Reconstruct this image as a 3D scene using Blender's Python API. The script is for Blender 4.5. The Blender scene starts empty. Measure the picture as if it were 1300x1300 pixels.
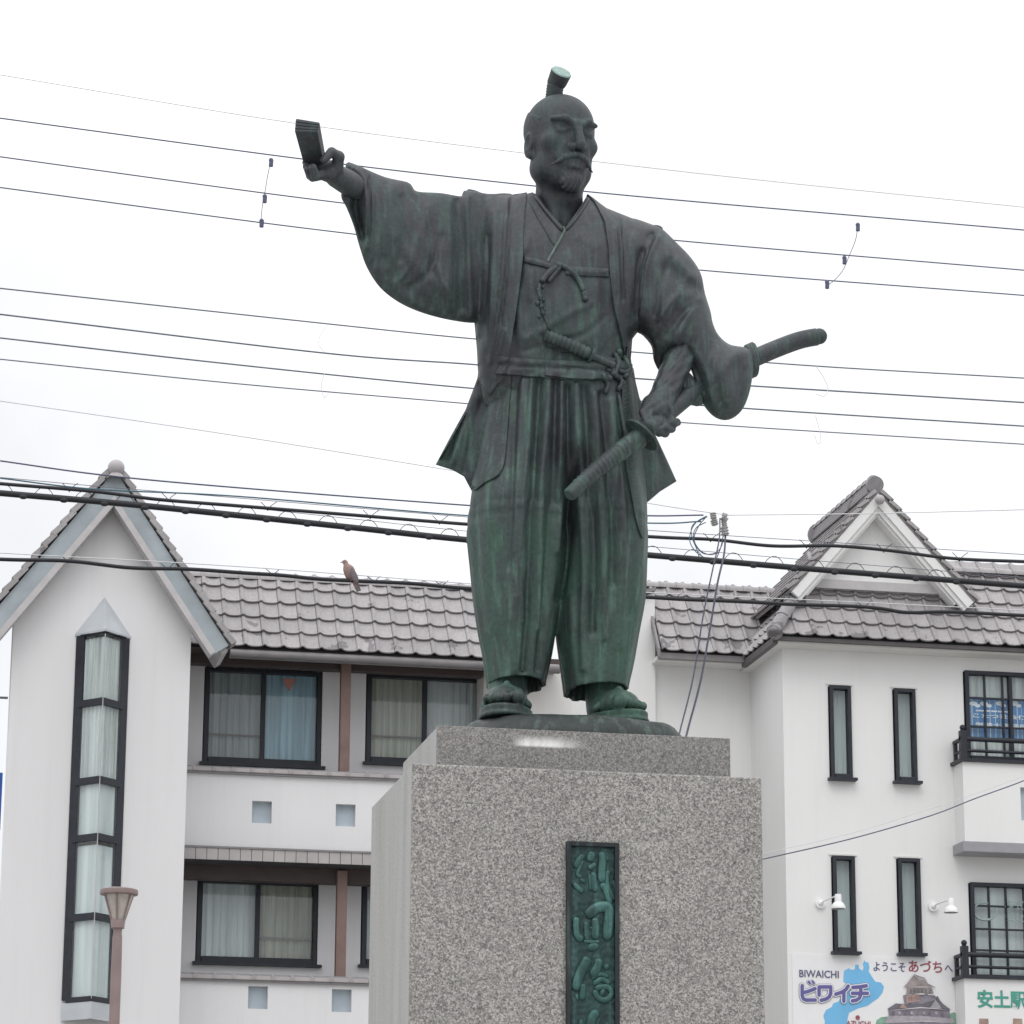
import bpy, bmesh, math, random
import numpy as np
from math import radians as R_, sin, cos, pi
from mathutils import Vector, Matrix
from mathutils.bvhtree import BVHTree
from mathutils.geometry import delaunay_2d_cdt
random.seed(7); np.random.seed(7)
scene = bpy.context.scene
COL = scene.collection

# ------------------------------------------------------------------ camera
FPX = 4100.0; YAW = R_(11.5); PITCH = math.atan(1100 / 4100.0); ROLL = 0.0052
CAM = Vector((0, 0, 1.6))
Fw = Vector((sin(YAW) * cos(PITCH), cos(YAW) * cos(PITCH), sin(PITCH)))
R0 = Vector((cos(YAW), -sin(YAW), 0)); U0 = R0.cross(Fw)
Rt = R0 * cos(ROLL) + U0 * sin(ROLL); Up = U0 * cos(ROLL) - R0 * sin(ROLL)
cam_d = bpy.data.cameras.new('camera'); cam = bpy.data.objects.new('camera', cam_d); COL.objects.link(cam)
cam.matrix_world = Matrix(((Rt.x, Up.x, -Fw.x, CAM.x), (Rt.y, Up.y, -Fw.y, CAM.y), (Rt.z, Up.z, -Fw.z, CAM.z), (0, 0, 0, 1)))
cam_d.sensor_width = 36; cam_d.lens = 36 * FPX / 1300; cam_d.clip_start = 0.1; cam_d.clip_end = 3000
scene.camera = cam

# ------------------------------------------------------------------ world: overcast sky
SUN_EL, SUN_AZ = R_(52), R_(200)          # azimuth clockwise from +Y: behind the camera, a little to its left
world = bpy.data.worlds.new('World'); scene.world = world; world.use_nodes = True
wn = world.node_tree.nodes; wl = world.node_tree.links; wn.clear()
w_out = wn.new('ShaderNodeOutputWorld'); w_bg = wn.new('ShaderNodeBackground')
sky = wn.new('ShaderNodeTexSky'); sky.sky_type = 'NISHITA'; sky.sun_disc = False
sky.sun_elevation = SUN_EL; sky.sun_rotation = SUN_AZ
sk_m = wn.new('ShaderNodeMixRGB'); sk_m.blend_type = 'MULTIPLY'; sk_m.inputs[0].default_value = 1
tc = wn.new('ShaderNodeTexCoord'); sep = wn.new('ShaderNodeSeparateXYZ'); wl.new(tc.outputs['Generated'], sep.inputs[0])
ramp = wn.new('ShaderNodeValToRGB')       # overcast luminance: zenith brighter than horizon
ramp.color_ramp.elements[0].position = 0.0; ramp.color_ramp.elements[0].color = (5.2, 5.3, 5.6, 1)
ramp.color_ramp.elements[1].position = 1.0; ramp.color_ramp.elements[1].color = (18.5, 18.5, 18.5, 1)
nz = wn.new('ShaderNodeTexNoise'); nz.inputs['Scale'].default_value = 7; nz.inputs['Detail'].default_value = 5
wl.new(tc.outputs['Generated'], nz.inputs['Vector'])
mr = wn.new('ShaderNodeMapRange'); mr.inputs[1].default_value = 0.3; mr.inputs[2].default_value = 0.7
mr.inputs[3].default_value = 0.88; mr.inputs[4].default_value = 1.14
wl.new(nz.outputs[0], mr.inputs[0]); wl.new(sep.outputs[2], ramp.inputs[0])
wl.new(ramp.outputs[0], sk_m.inputs[1]); wl.new(mr.outputs[0], sk_m.inputs[2])
mixs = wn.new('ShaderNodeMixRGB'); mixs.inputs[0].default_value = 0.94       # cloud cover over the clear sky
wl.new(sky.outputs[0], mixs.inputs[1]); wl.new(sk_m.outputs[0], mixs.inputs[2])
wl.new(mixs.outputs[0], w_bg.inputs[0]); w_bg.inputs[1].default_value = 0.12
wl.new(w_bg.outputs[0], w_out.inputs[0])
sun_d = bpy.data.lights.new('sun', 'SUN'); sun_d.energy = 0.55; sun_d.angle = R_(25); sun_d.color = (1, .97, .93)
sun = bpy.data.objects.new('sun', sun_d); COL.objects.link(sun)
sd = Vector((sin(SUN_AZ) * cos(SUN_EL), cos(SUN_AZ) * cos(SUN_EL), sin(SUN_EL)))
sun.rotation_euler = sd.to_track_quat('Z', 'Y').to_euler(); sun.location = (0, -5, 30)
vs = scene.view_settings; vs.view_transform = 'Standard'; vs.look = 'None'; vs.exposure = 0; vs.gamma = 1
vs.use_curve_mapping = False

# ------------------------------------------------------------------ pixel <-> world
def ray(px, py): return Fw * FPX + Rt * (px - 650) - Up * (py - 650)
def at(px, py, Y):
    d = ray(px, py); return CAM + d * (Y / d.y)
FwN, RtN, UpN, CN = (np.array(v) for v in (Fw, Rt, Up, CAM))
def atN(px, py, Y):
    px = np.asarray(px, float); py = np.asarray(py, float)
    d = FwN[None] * FPX + RtN[None] * (px - 650)[:, None] - UpN[None] * (py - 650)[:, None]
    return CN[None] + d * (np.asarray(Y, float) / d[:, 1])[:, None]
def projN(P):
    q = P - CN[None]; w = q @ FwN
    return 650 + FPX * (q @ RtN) / w, 650 - FPX * (q @ UpN) / w

# ------------------------------------------------------------------ materials
MATS = {}
class NT:
    def __init__(s, name):
        s.m = bpy.data.materials.new(name); s.m.use_nodes = True; s.n = s.m.node_tree.nodes; s.l = s.m.node_tree.links
        s.b = s.n['Principled BSDF']
    def node(s, t, **kw):
        n = s.n.new(t)
        for k, v in kw.items():
            if k in n.inputs: n.inputs[k].default_value = v
            else: setattr(n, k, v)
        return n
    def coords(s, which='Object', scale=(1, 1, 1)):
        t = s.n.new('ShaderNodeTexCoord'); mp = s.n.new('ShaderNodeMapping'); mp.inputs['Scale'].default_value = scale
        s.l.new(t.outputs[which], mp.inputs[0]); return mp.outputs[0]
    def pos(s, scale=(1, 1, 1)):
        t = s.n.new('ShaderNodeNewGeometry'); mp = s.n.new('ShaderNodeMapping'); mp.inputs['Scale'].default_value = scale
        s.l.new(t.outputs['Position'], mp.inputs[0]); return mp.outputs[0]
    def noise(s, vec, scale, detail=4, rough=.55, dist=0):
        n = s.node('ShaderNodeTexNoise', Scale=scale, Detail=detail, Roughness=rough, Distortion=dist); s.l.new(vec, n.inputs['Vector']); return n.outputs[0]
    def ramp(s, fac, stops):
        r = s.n.new('ShaderNodeValToRGB'); e = r.color_ramp.elements
        while len(e) < len(stops): e.new(0.5)
        for i, (p, c) in enumerate(stops):
            e[i].position = p; e[i].color = (c, c, c, 1) if not hasattr(c, '__len__') else (*c, 1)
        s.l.new(fac, r.inputs[0]); return r.outputs[0]
    def mix(s, fac, a, b, mode='MIX'):
        n = s.n.new('ShaderNodeMixRGB'); n.blend_type = mode
        for i, v in enumerate((fac, a, b)):
            if hasattr(v, 'links') or isinstance(v, bpy.types.NodeSocket): s.l.new(v, n.inputs[i])
            elif i == 0: n.inputs[0].default_value = v
            else: n.inputs[i].default_value = (*v, 1) if len(v) == 3 else v
        return n.outputs[0]
    def bump(s, h, strength=.3, dist=.01):
        b = s.node('ShaderNodeBump', Strength=strength, Distance=dist); s.l.new(h, b.inputs['Height']); s.l.new(b.outputs[0], s.b.inputs['Normal'])
    def col(s, c):
        if isinstance(c, bpy.types.NodeSocket): s.l.new(c, s.b.inputs['Base Color'])
        else: s.b.inputs['Base Color'].default_value = (*c, 1)
def simple(name, c, rough=.6, metal=0, var=.12, scale=6, bump=0, stretch=(1, 1, 1), spec=.4):
    t = NT(name); v = t.pos(stretch); n = t.noise(v, scale, 6)
    d = tuple(x * (1 - var) for x in c); l = tuple(min(1, x * (1 + var)) for x in c)
    t.col(t.ramp(n, [(.3, d), (.7, l)])); t.b.inputs['Roughness'].default_value = rough
    t.b.inputs['Metallic'].default_value = metal; t.b.inputs['Specular IOR Level'].default_value = spec
    if bump: t.bump(t.noise(v, scale * 6, 5), bump, .01)
    MATS[name] = t.m; return t.m

def rng(t, s, a, b, c0, c1):
    m = t.node('ShaderNodeMapRange'); t.l.new(s, m.inputs[0])
    for i, v in enumerate((a, b, c0, c1)): m.inputs[i + 1].default_value = v
    m.interpolation_type = 'SMOOTHSTEP'; return m.outputs[0]
def mul(t, *ss):
    o = ss[0]
    for s in ss[1:]:
        m = t.node('ShaderNodeMath', operation='MULTIPLY'); t.l.new(o, m.inputs[0]); t.l.new(s, m.inputs[1]); o = m.outputs[0]
    return o

def bronze(name, dark, green, gmin, gmax, rough=.55, metal=.25):
    """aged bronze: dark brown-black skin with green patina in runs and patches (greener low down)"""
    t = NT(name); p = t.pos(); ps = t.pos((1, 1, .22))
    n1 = t.noise(ps, 9, 8, .65, .6); n2 = t.noise(p, 3.2, 4, .6); n3 = t.noise(p, 60, 4, .6); n4 = t.noise(t.pos((1, 1, .12)), 30, 4, .6)
    g = t.n.new('ShaderNodeNewGeometry'); sp = t.n.new('ShaderNodeSeparateXYZ'); t.l.new(g.outputs['Position'], sp.inputs[0])
    mr = t.node('ShaderNodeMapRange'); mr.inputs[1].default_value = 4.4; mr.inputs[2].default_value = 6.3
    mr.inputs[3].default_value = gmax; mr.inputs[4].default_value = gmin; t.l.new(sp.outputs[2], mr.inputs[0])
    add = t.node('ShaderNodeMath', operation='ADD'); t.l.new(n1, add.inputs[0]); t.l.new(n2, add.inputs[1])
    add2 = t.node('ShaderNodeMath', operation='ADD'); t.l.new(add.outputs[0], add2.inputs[0]); t.l.new(mr.outputs[0], add2.inputs[1])
    msk = t.ramp(add2.outputs[0], [(.0, 0.0), (.42, .12), (.72, 1.0)]); add2.inputs[1].default_value = 0
    sub = t.node('ShaderNodeMath', operation='SUBTRACT'); sub.inputs[1].default_value = 0.68; t.l.new(add2.outputs[0], sub.inputs[0])
    msk = t.ramp(sub.outputs[0], [(.0, 0.0), (.30, .35), (.62, 1.0)])
    c = t.mix(msk, dark, green)
    c = t.mix(mul(t, t.ramp(n4, [(.50, 0.0), (.66, .75)]), rng(t, sp.outputs[2], 4.6, 6.9, 1, .25)), c, tuple(min(1, x * 1.5 + .015) for x in green))
    c = t.mix(t.ramp(n2, [(.34, .55), (.5, 0.0)]), c, (.012, .014, .015))
    c = t.mix(.35, c, t.ramp(n3, [(.3, (.25, .25, .25)), (.7, (.8, .8, .8))]), 'OVERLAY')
    t.col(c)
    t.l.new(t.ramp(n2, [(.3, rough - .1), (.7, rough + .15)]), t.b.inputs['Roughness'])
    t.b.inputs['Metallic'].default_value = metal
    t.bump(t.noise(p, 75, 6, .6), .25, .006); MATS[name] = t.m; return t.m
bronze('bronze', (.041, .045, .053), (.040, .088, .067), -.38, .15)
bronze('bronze_plinth', (.022, .026, .027), (.035, .055, .048), -.25, -.15, .55)
bronze('bronze_collar_highlight', (.07, .085, .085), (.14, .20, .17), .0, .0, .7, .1)  # bronze lightened to paint a whitish highlight into the collar fold
bronze('bronze_pale', (.22, .27, .265), (.27, .37, .345), .3, .3, .7, .1)
bronze('bronze_plaque', (.010, .024, .026), (.022, .066, .062), -.05, -.05, .45, .35)
bronze('bronze_relief', (.013, .034, .035), (.036, .108, .098), .05, .05, .40, .35)
bronze('bronze_frame', (.012, .016, .020), (.02, .035, .035), -.2, -.2, .5, .3)

def granite(name, base, con, scale, tint):
    t = NT(name); p = t.pos()
    a = t.noise(p, scale, 5, .75); b = t.noise(p, scale * .45, 3, .6); c = t.noise(p, 2.3, 5, .6)
    v = t.node('ShaderNodeTexVoronoi', Scale=scale * 1.1); t.l.new(p, v.inputs['Vector'])
    vc = t.node('ShaderNodeTexVoronoi', Scale=scale * 1.7); t.l.new(t.mix(.012, p, t.node('ShaderNodeTexNoise', Scale=scale * 2).outputs['Color']), vc.inputs['Vector']); scv = t.n.new('ShaderNodeSeparateColor'); t.l.new(vc.outputs['Color'], scv.inputs[0])
    k = t.ramp(a, [(.34, base * (1 - con)), (.47, base * .85), (.56, base * 1.12), (.7, base * (1 + con * .9))])
    k2 = t.mix(.5, k, t.ramp(v.outputs['Distance'], [(.1, base * 1.4), (.5, base * .9), (.8, base * .55)]))
    cry = t.ramp(scv.outputs[0], [(.0, base * .2), (.2, base * .4), (.32, base * .9), (.65, base * 1.25), (.8, base * 1.9), (1.0, base * 2.3)]); k2 = t.mix(.62, k2, cry)
    k3 = t.mix(t.ramp(b, [(.55, 0.0), (.68, .55)]), k2, (base * .30, base * .27, base * .30))
    k4 = t.mix(1.0, k3, t.ramp(c, [(.3, tuple(.86 * x for x in tint)), (.7, tint)]), 'MULTIPLY')
    t.col(k4); t.b.inputs['Roughness'].default_value = .55; t.bump(a, .12, .004); MATS[name] = t.m; return t, k4
granite('granite', .262, 1.0, 118, (1.0, .97, .92))
t, kk = granite('granite_polished', .20, .7, 135, (1.0, .97, .93))
# bird-dropping run on the front of the upper block
stain_a = at(655, 936, 12.1); stain_b = at(742, 951, 12.1)
g = t.n.new('ShaderNodeNewGeometry'); sp = t.n.new('ShaderNodeSeparateXYZ'); t.l.new(g.outputs['Position'], sp.inputs[0])
w_ = stain_b.x - stain_a.x
fac = mul(t, rng(t, sp.outputs[0], stain_a.x - .03, stain_a.x + .05, 0, 1), rng(t, sp.outputs[0], stain_b.x - .16, stain_b.x + .04, 1, 0),
          rng(t, sp.outputs[2], stain_b.z - .004, stain_b.z + .008, 0, 1), rng(t, sp.outputs[2], stain_b.z + .008, stain_a.z + .02, 1, 0),
          t.ramp(t.noise(t.pos((1, 1, .3)), 30, 3), [(.3, .6), (.55, 1.0)]))
t.col(t.mix(fac, kk, (.75, .75, .73)))
# weathered, unpolished sides of the stone
t = NT('granite_side'); n = t.noise(t.pos((1, 1, .1)), 7, 7, .65); n2 = t.noise(t.pos(), 110, 3, .7)
c = t.ramp(n, [(.3, (.27, .27, .26)), (.5, (.33, .33, .325)), (.7, (.37, .37, .37))])
t.col(t.mix(.3, c, t.ramp(n2, [(.3, .2), (.7, .85)]), 'OVERLAY')); t.b.inputs['Roughness'].default_value = .8; MATS['granite_side'] = t.m

def plaster(name, c, dirt=.1):
    t = NT(name); n = t.noise(t.pos((1, 1, .35)), .9, 6, .6); n2 = t.noise(t.pos((2.5, 2.5, .12)), 2.2, 6, .7); n3 = t.noise(t.pos(), 55, 4)
    a = t.ramp(n, [(.3, tuple(x * (1 - dirt * .6) for x in c)), (.7, c)])
    a = t.mix(t.ramp(n2, [(.52, 0.0), (.8, .6)]), a, tuple(x * (1 - dirt * 1.6) for x in c))
    t.col(a); t.b.inputs['Roughness'].default_value = .85; t.bump(n3, .25, .006); MATS[name] = t.m
plaster('plaster_grey', (.72, .715, .725), .08)
plaster('plaster_white', (.76, .76, .755), .07)
plaster('plaster_cream', (.70, .69, .67), .06)
simple('dark_frame', (.018, .021, .030), .45, 0, .25)
simple('brown_beam', (.060, .045, .043), .6, 0, .15)
simple('brown_post', (.19, .125, .11), .55, 0, .12)
simple('cap_metal', (.50, .53, .56), .45, .1, .1, 2)
simple('grey_metal', (.35, .395, .42), .5, .2, .2, 1.5)
simple('grey_trim', (.46, .445, .45), .6, 0, .08)
simple('fascia_grey', (.11, .10, .105), .6, 0, .1)
simple('gutter', (.22, .21, .215), .5, 0, .1)
simple('ledge_side', (.30, .30, .32), .6, 0, .1, 4)
simple('ledge_tile', (.40, .375, .375), .6, 0, .1, 3)
simple('opening_grey', (.40, .46, .51), .4, 0, .06)
simple('ball_glaze', (.38, .36, .37), .5, 0, .06)
simple('joint_dark', (.05, .05, .055), .8)
simple('cable_black', (.016, .017, .021), .5, 0, .2)
simple('drop_navy', (.025, .03, .055), .6, 0, .2)
simple('cable_dark', (.075, .085, .14), .5, 0, .2)
simple('wire_grey', (.13, .14, .18), .5, 0, .2)
simple('wire_pale', (.60, .61, .62), .6, 0, .1)
simple('cable_blue', (.05, .12, .16), .5, 0, .2)
simple('insulator_grey', (.34, .33, .33), .4, 0, .12)
simple('lamp_brown', (.23, .175, .17), .5, .1, .1)
simple('white_paint', (.80, .80, .81), .4, 0, .02)
simple('lamp_glass', (.36, .33, .30), .2, 0, .15, 20)
simple('shade_inner', (.35, .35, .36), .5)
simple('sign_white', (.76, .76, .77), .5, 0, .02)
simple('print_purple', (.12, .11, .30), .5, 0, .05); simple('print_blue', (.17, .46, .74), .5, 0, .12, 1.5)
simple('print_navy', (.09, .09, .19), .5, 0, .1); simple('print_red', (.30, .075, .10), .5, 0, .12)
simple('print_taupe', (.28, .245, .24), .6, 0, .3, 14); simple('print_pale', (.62, .60, .61), .6, 0, .1, 9); simple('print_pink', (.50, .34, .33), .6, 0, .2, 20); simple('print_green', (.07, .30, .24), .5, 0, .08); simple('print_roof', (.16, .15, .18), .6, 0, .25, 9)
simple('print_roof_light', (.36, .34, .37), .6, 0, .2, 9); simple('print_brown', (.34, .24, .20), .6, 0, .3, 9)
simple('print_tree', (.20, .34, .26), .7, 0, .35, 8); simple('print_castle_wall', (.24, .22, .26), .6, 0, .3, 7)
simple('banner_blue', (.055, .22, .50), .5, 0, .12, 3); simple('banner_white', (.85, .90, .95), .5, 0, .05)
simple('blue_sign', (.02, .10, .38), .4, 0, .05)
simple('logo_grey', (.30, .38, .36), .6, 0, .08)
simple('triangle_red', (.42, .19, .15), .6, 0, .08)
simple('pigeon_body', (.27, .185, .17), .8, 0, .25, 40); simple('pigeon_wing', (.16, .135, .15), .8, 0, .3, 50)
simple('pigeon_dark', (.03, .03, .035), .5)
simple('asphalt', (.05, .05, .052), .9, 0, .2, 3, .3); simple('pavement', (.40, .39, .37), .85, 0, .15, 4, .2)
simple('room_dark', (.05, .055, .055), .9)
def tile_mat(name, c, worn):
    t = NT(name); oi = t.n.new('ShaderNodeObjectInfo'); n = t.noise(t.pos(), 3.2, 6, .6); n2 = t.noise(t.pos(), 1.3, 2, .5)
    n3 = t.noise(t.pos((1, 1, .5)), 22, 5, .65)
    a = t.ramp(oi.outputs['Random'], [(0, tuple(x * .86 for x in c)), (1, tuple(x * 1.08 for x in c))])
    a = t.mix(.5, a, t.ramp(n3, [(.3, .36), (.7, .62)]), 'OVERLAY')
    m = t.ramp(n, [(.60 - worn, 0.0), (.63 - worn, .75)])
    t.col(t.mix(m, a, tuple(x * .36 for x in c))); t.b.inputs['Roughness'].default_value = .6; t.bump(n3, .2, .01); MATS[name] = t.m
tile_mat('roof_tile', (.330, .315, .322), -.06); tile_mat('roof_tile_worn', (.315, .30, .308), .035)
tile_mat('ridge_tile', (.24, .23, .24), .02)
def curtain(name, c, sx=14):
    t = NT(name); n = t.noise(t.pos((1, 1, .04)), sx, 3, .5)
    t.col(t.ramp(n, [(.3, tuple(x * .62 for x in c)), (.65, c)])); t.b.inputs['Roughness'].default_value = .9; MATS[name] = t.m
curtain('curtain_white', (.72, .755, .745)); curtain('curtain_grey', (.40, .44, .45)); curtain('curtain_blue', (.42, .60, .70))
curtain('curtain_beige', (.52, .53, .46)); curtain('curtain_pale', (.74, .785, .79), 5); curtain('blind_grey', (.62, .69, .69), 1)
t = NT('glass'); t.n.remove(t.b)
tr = t.n.new('ShaderNodeBsdfTransparent'); gl = t.n.new('ShaderNodeBsdfGlossy'); mx = t.n.new('ShaderNodeMixShader')
tr.inputs[0].default_value = (.95, .97, .97, 1); gl.inputs[1].default_value = .03; fr = t.n.new('ShaderNodeFresnel'); fr.inputs[0].default_value = 1.75
gm = t.n.new('ShaderNodeNewGeometry'); iv = t.node('ShaderNodeMath', operation='SUBTRACT'); iv.inputs[0].default_value = 1; t.l.new(gm.outputs['Backfacing'], iv.inputs[1])
t.l.new(mul(t, fr.outputs[0], iv.outputs[0]), mx.inputs[0]); t.l.new(tr.outputs[0], mx.inputs[1]); t.l.new(gl.outputs[0], mx.inputs[2])
t.l.new(mx.outputs[0], t.n['Material Output'].inputs[0]); MATS['glass'] = t.m

# ------------------------------------------------------------------ mesh helpers
class MB:
    def __init__(s): s.v = []; s.f = []
    def add(s, v, f):
        k = len(s.v); s.v += [tuple(p) for p in v]; s.f += [tuple(i + k for i in q) for q in f]; return s
    def box(s, x0, x1, y0, y1, z0, z1):
        x0, x1 = sorted((x0, x1)); y0, y1 = sorted((y0, y1)); z0, z1 = sorted((z0, z1))
        return s.add([(x0, y0, z0), (x1, y0, z0), (x1, y1, z0), (x0, y1, z0), (x0, y0, z1), (x1, y0, z1), (x1, y1, z1), (x0, y1, z1)],
                     [(0, 3, 2, 1), (4, 5, 6, 7), (0, 1, 5, 4), (1, 2, 6, 5), (2, 3, 7, 6), (3, 0, 4, 7)])
    def prism(s, poly, y0, y1):
        """polygon of (x,z) extruded from y0 to y1"""
        n = len(poly); v = [(x, y0, z) for x, z in poly] + [(x, y1, z) for x, z in poly]
        return s.add(v, [tuple(range(n)), tuple(range(2 * n - 1, n - 1, -1))] + [(i, i + n, (i + 1) % n + n, (i + 1) % n) for i in range(n)])
    def tube(s, pts, r, n=8, caps=True, closed=False):
        pts = [Vector(p) for p in pts]; m = len(pts); rr = r if hasattr(r, '__len__') else [r] * m
        t0 = (pts[1] - pts[0]).normalized(); a = t0.orthogonal().normalized(); k = len(s.v)
        for i, p in enumerate(pts):
            t = (pts[min(i + 1, m - 1)] - pts[max(i - 1, 0)])
            if closed: t = pts[(i + 1) % m] - pts[(i - 1) % m]
            t = t.normalized(); a = (a - t * a.dot(t)).normalized(); b = t.cross(a)
            for j in range(n):
                an = 2 * pi * j / n; q = p + (a * cos(an) + b * sin(an)) * rr[i]; s.v.append(tuple(q))
        for i in range(m if closed else m - 1):
            i2 = (i + 1) % m
            for j in range(n): s.f.append((k + i * n + j, k + i * n + (j + 1) % n, k + i2 * n + (j + 1) % n, k + i2 * n + j))
        if caps and not closed:
            s.f.append(tuple(k + j for j in range(n))[::-1]); s.f.append(tuple(k + (m - 1) * n + j for j in range(n)))
        return s
    def ball(s, c, r, nu=16, nv=10, sc=(1, 1, 1)):
        c = Vector(c); k = len(s.v); V = []; F = []
        for i in range(nv + 1):
            th = pi * i / nv
            for j in range(nu):
                ph = 2 * pi * j / nu; V.append((c.x + r * sc[0] * sin(th) * cos(ph), c.y + r * sc[1] * sin(th) * sin(ph), c.z + r * sc[2] * cos(th)))
        for i in range(nv):
            for j in range(nu): F.append((i * nu + j, (i + 1) * nu + j, (i + 1) * nu + (j + 1) % nu, i * nu + (j + 1) % nu))
        return s.add(V, F)
    def lathe(s, c, prof, n=24):
        c = Vector(c); V = []; F = []
        for r, z in prof:
            for j in range(n): V.append((c.x + r * cos(2 * pi * j / n), c.y + r * sin(2 * pi * j / n), c.z + z))
        for i in range(len(prof) - 1):
            for j in range(n): F.append((i * n + j, i * n + (j + 1) % n, (i + 1) * n + (j + 1) % n, (i + 1) * n + j))
        return s.add(V, F)
def tags(o, label=None, cat=None, group=None, kind=None):
    for k, v in (('label', label), ('category', cat), ('group', group), ('kind', kind)):
        if v: o[k] = v
    return o
WLOC = {}
def thing(name, loc, label, cat, group=None):
    o = bpy.data.objects.new(name, None); COL.objects.link(o); o.location = loc; WLOC[o.name] = Vector(loc)
    o.empty_display_size = .2; return tags(o, label, cat, group)
def part(name, mb, mat, parent=None, smooth=False, bevel=0, label=None, kind=None, origin=None):
    """world-space mesh builder -> one object; origin at its own centre, parented by plain offset"""
    v = np.array(mb.v, float)
    c = Vector(origin) if origin is not None else Vector(((v.min(0) + v.max(0)) / 2).tolist())
    me = bpy.data.meshes.new(name); me.from_pydata((v - np.array(c)[None]).tolist(), [], mb.f); me.update()
    me.validate()
    bm = bmesh.new(); bm.from_mesh(me); bmesh.ops.remove_doubles(bm, verts=bm.verts, dist=1e-6)
    bmesh.ops.recalc_face_normals(bm, faces=bm.faces); bm.to_mesh(me); bm.free()
    if smooth: me.polygons.foreach_set('use_smooth', [True] * len(me.polygons))
    me.materials.append(MATS[mat]); o = bpy.data.objects.new(name, me); COL.objects.link(o)
    base = WLOC[parent.name] if parent else Vector((0, 0, 0))
    o.location = c - base; WLOC[o.name] = c; o.parent = parent
    if bevel:
        b = o.modifiers.new('bevel', 'BEVEL'); b.width = bevel; b.segments = 2; b.limit_method = 'ANGLE'
    if smooth and smooth != 'all':
        try: me.set_sharp_from_angle(angle=R_(50))
        except Exception: pass
    return tags(o, label, None, None, kind)
def crom(pts, n=8):
    """Catmull-Rom through points (any dim)"""
    P = [np.array(p, float) for p in pts]; out = []
    for i in range(len(P) - 1):
        p0 = P[i - 1] if i else 2 * P[0] - P[1]; p1, p2 = P[i], P[i + 1]; p3 = P[i + 2] if i + 2 < len(P) else 2 * P[-1] - P[-2]
        for k in range(n):
            t = k / n; out.append(.5 * ((2 * p1) + (-p0 + p2) * t + (2 * p0 - 5 * p1 + 4 * p2 - p3) * t * t + (-p0 + 3 * p1 - 3 * p2 + p3) * t ** 3))
    out.append(P[-1]); return out
def text_mesh(body, h, depth=.004, offset=0.0, bevel=0, w=None, res=3):
    cu = bpy.data.curves.new('lettering', 'FONT'); cu.body = body; cu.size = 1; cu.extrude = 0; cu.offset = offset; cu.resolution_u = res
    ob = bpy.data.objects.new('lettering', cu); COL.objects.link(ob); dg = bpy.context.evaluated_depsgraph_get()
    cu.extrude = .05; cu.bevel_depth = bevel
    dg.update(); me = bpy.data.meshes.new_from_object(ob.evaluated_get(dg)); bpy.data.objects.remove(ob); bpy.data.curves.remove(cu)
    v = np.array([tuple(q.co) for q in me.vertices]); f = [tuple(p.vertices) for p in me.polygons]; bpy.data.meshes.remove(me)
    v -= v.min(0); sy = h / v[:, 1].max(); sx = sy if w is None else w / v[:, 0].max()
    v[:, 0] *= sx; v[:, 1] *= sy; v[:, 2] *= depth / v[:, 2].max()
    return v, f
def lettering(name, body, x, z, y, h, mat, parent, w=None, offset=0.0, depth=.004, bevel=0, stuff=False):
    """upright text facing -Y; (x,z) is its lower left corner, y the wall plane it stands on"""
    v, f = text_mesh(body, h, depth, offset, bevel, w); mb = MB()
    mb.add([(x + a, y - d, z + b) for a, b, d in v], f); return part(name, mb, mat, parent)
def XZ(px, py, Y): p = at(px, py, Y); return p.x, p.z
def rect(px0, py0, px1, py1, Y):
    """pixel rectangle given by two corners -> x0,x1,z0,z1 on the plane Y (all four edges averaged)"""
    xm0 = XZ(px0, (py0 + py1) / 2, Y)[0]; xm1 = XZ(px1, (py0 + py1) / 2, Y)[0]
    zt = XZ((px0 + px1) / 2, py0, Y)[1]; zb = XZ((px0 + px1) / 2, py1, Y)[1]
    return xm0, xm1, zb, zt

# ------------------------------------------------------------------ ground
mb = MB(); mb.box(-900, 900, -300, 1500, -.5, 0); tags(part('ground', mb, 'pavement'), kind='structure')
mb = MB(); mb.box(-300, 300, 27, 38, .0, .004); tags(part('road', mb, 'asphalt'), kind='structure')
for ya in (26.8, 38.0):
    mb = MB(); mb.box(-300, 300, ya, ya + .2, 0, .13); tags(part('kerb', mb, 'pavement'), kind='structure')

# ------------------------------------------------------------------ pedestal
YP = 12.0
A = at(523.6, 970, YP); B = at(967, 986, YP); ztop = (A.z + B.z) / 2
A2 = at(555, 922, YP + .1); B2 = at(927, 936, YP + .1); ztop2 = (A2.z + B2.z) / 2
pcx = (A.x + B.x) / 2
ped = thing('pedestal', (pcx, YP + .5, 0), 'tall grey granite pedestal block with a green bronze name plaque under the warrior statue', 'pedestal')
mb = MB(); mb.box(A.x + .004, B.x - .002, YP + .02, YP + 1.0, 0.4, ztop - .002); part('block_core', mb, 'granite_side', ped, bevel=.004)
mb = MB(); mb.box(A.x, B.x, YP, YP + .02, .4, ztop); part('front_slab', mb, 'granite', ped, bevel=.007)
mb = MB(); mb.box(A2.x, B2.x, YP + .1, YP + .12, ztop - .004, ztop2); part('upper_front_slab', mb, 'granite_polished', ped, bevel=.003)
mb = MB(); mb.box(A2.x + .003, B2.x - .002, YP + .12, YP + .9, ztop - .004, ztop2 - .002); part('upper_block', mb, 'granite_side', ped, bevel=.004)
mb = MB(); mb.box(A.x - .35, B.x + .35, YP - .35, YP + 1.35, 0, .4); part('footing', mb, 'granite', ped, bevel=.01)
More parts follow.
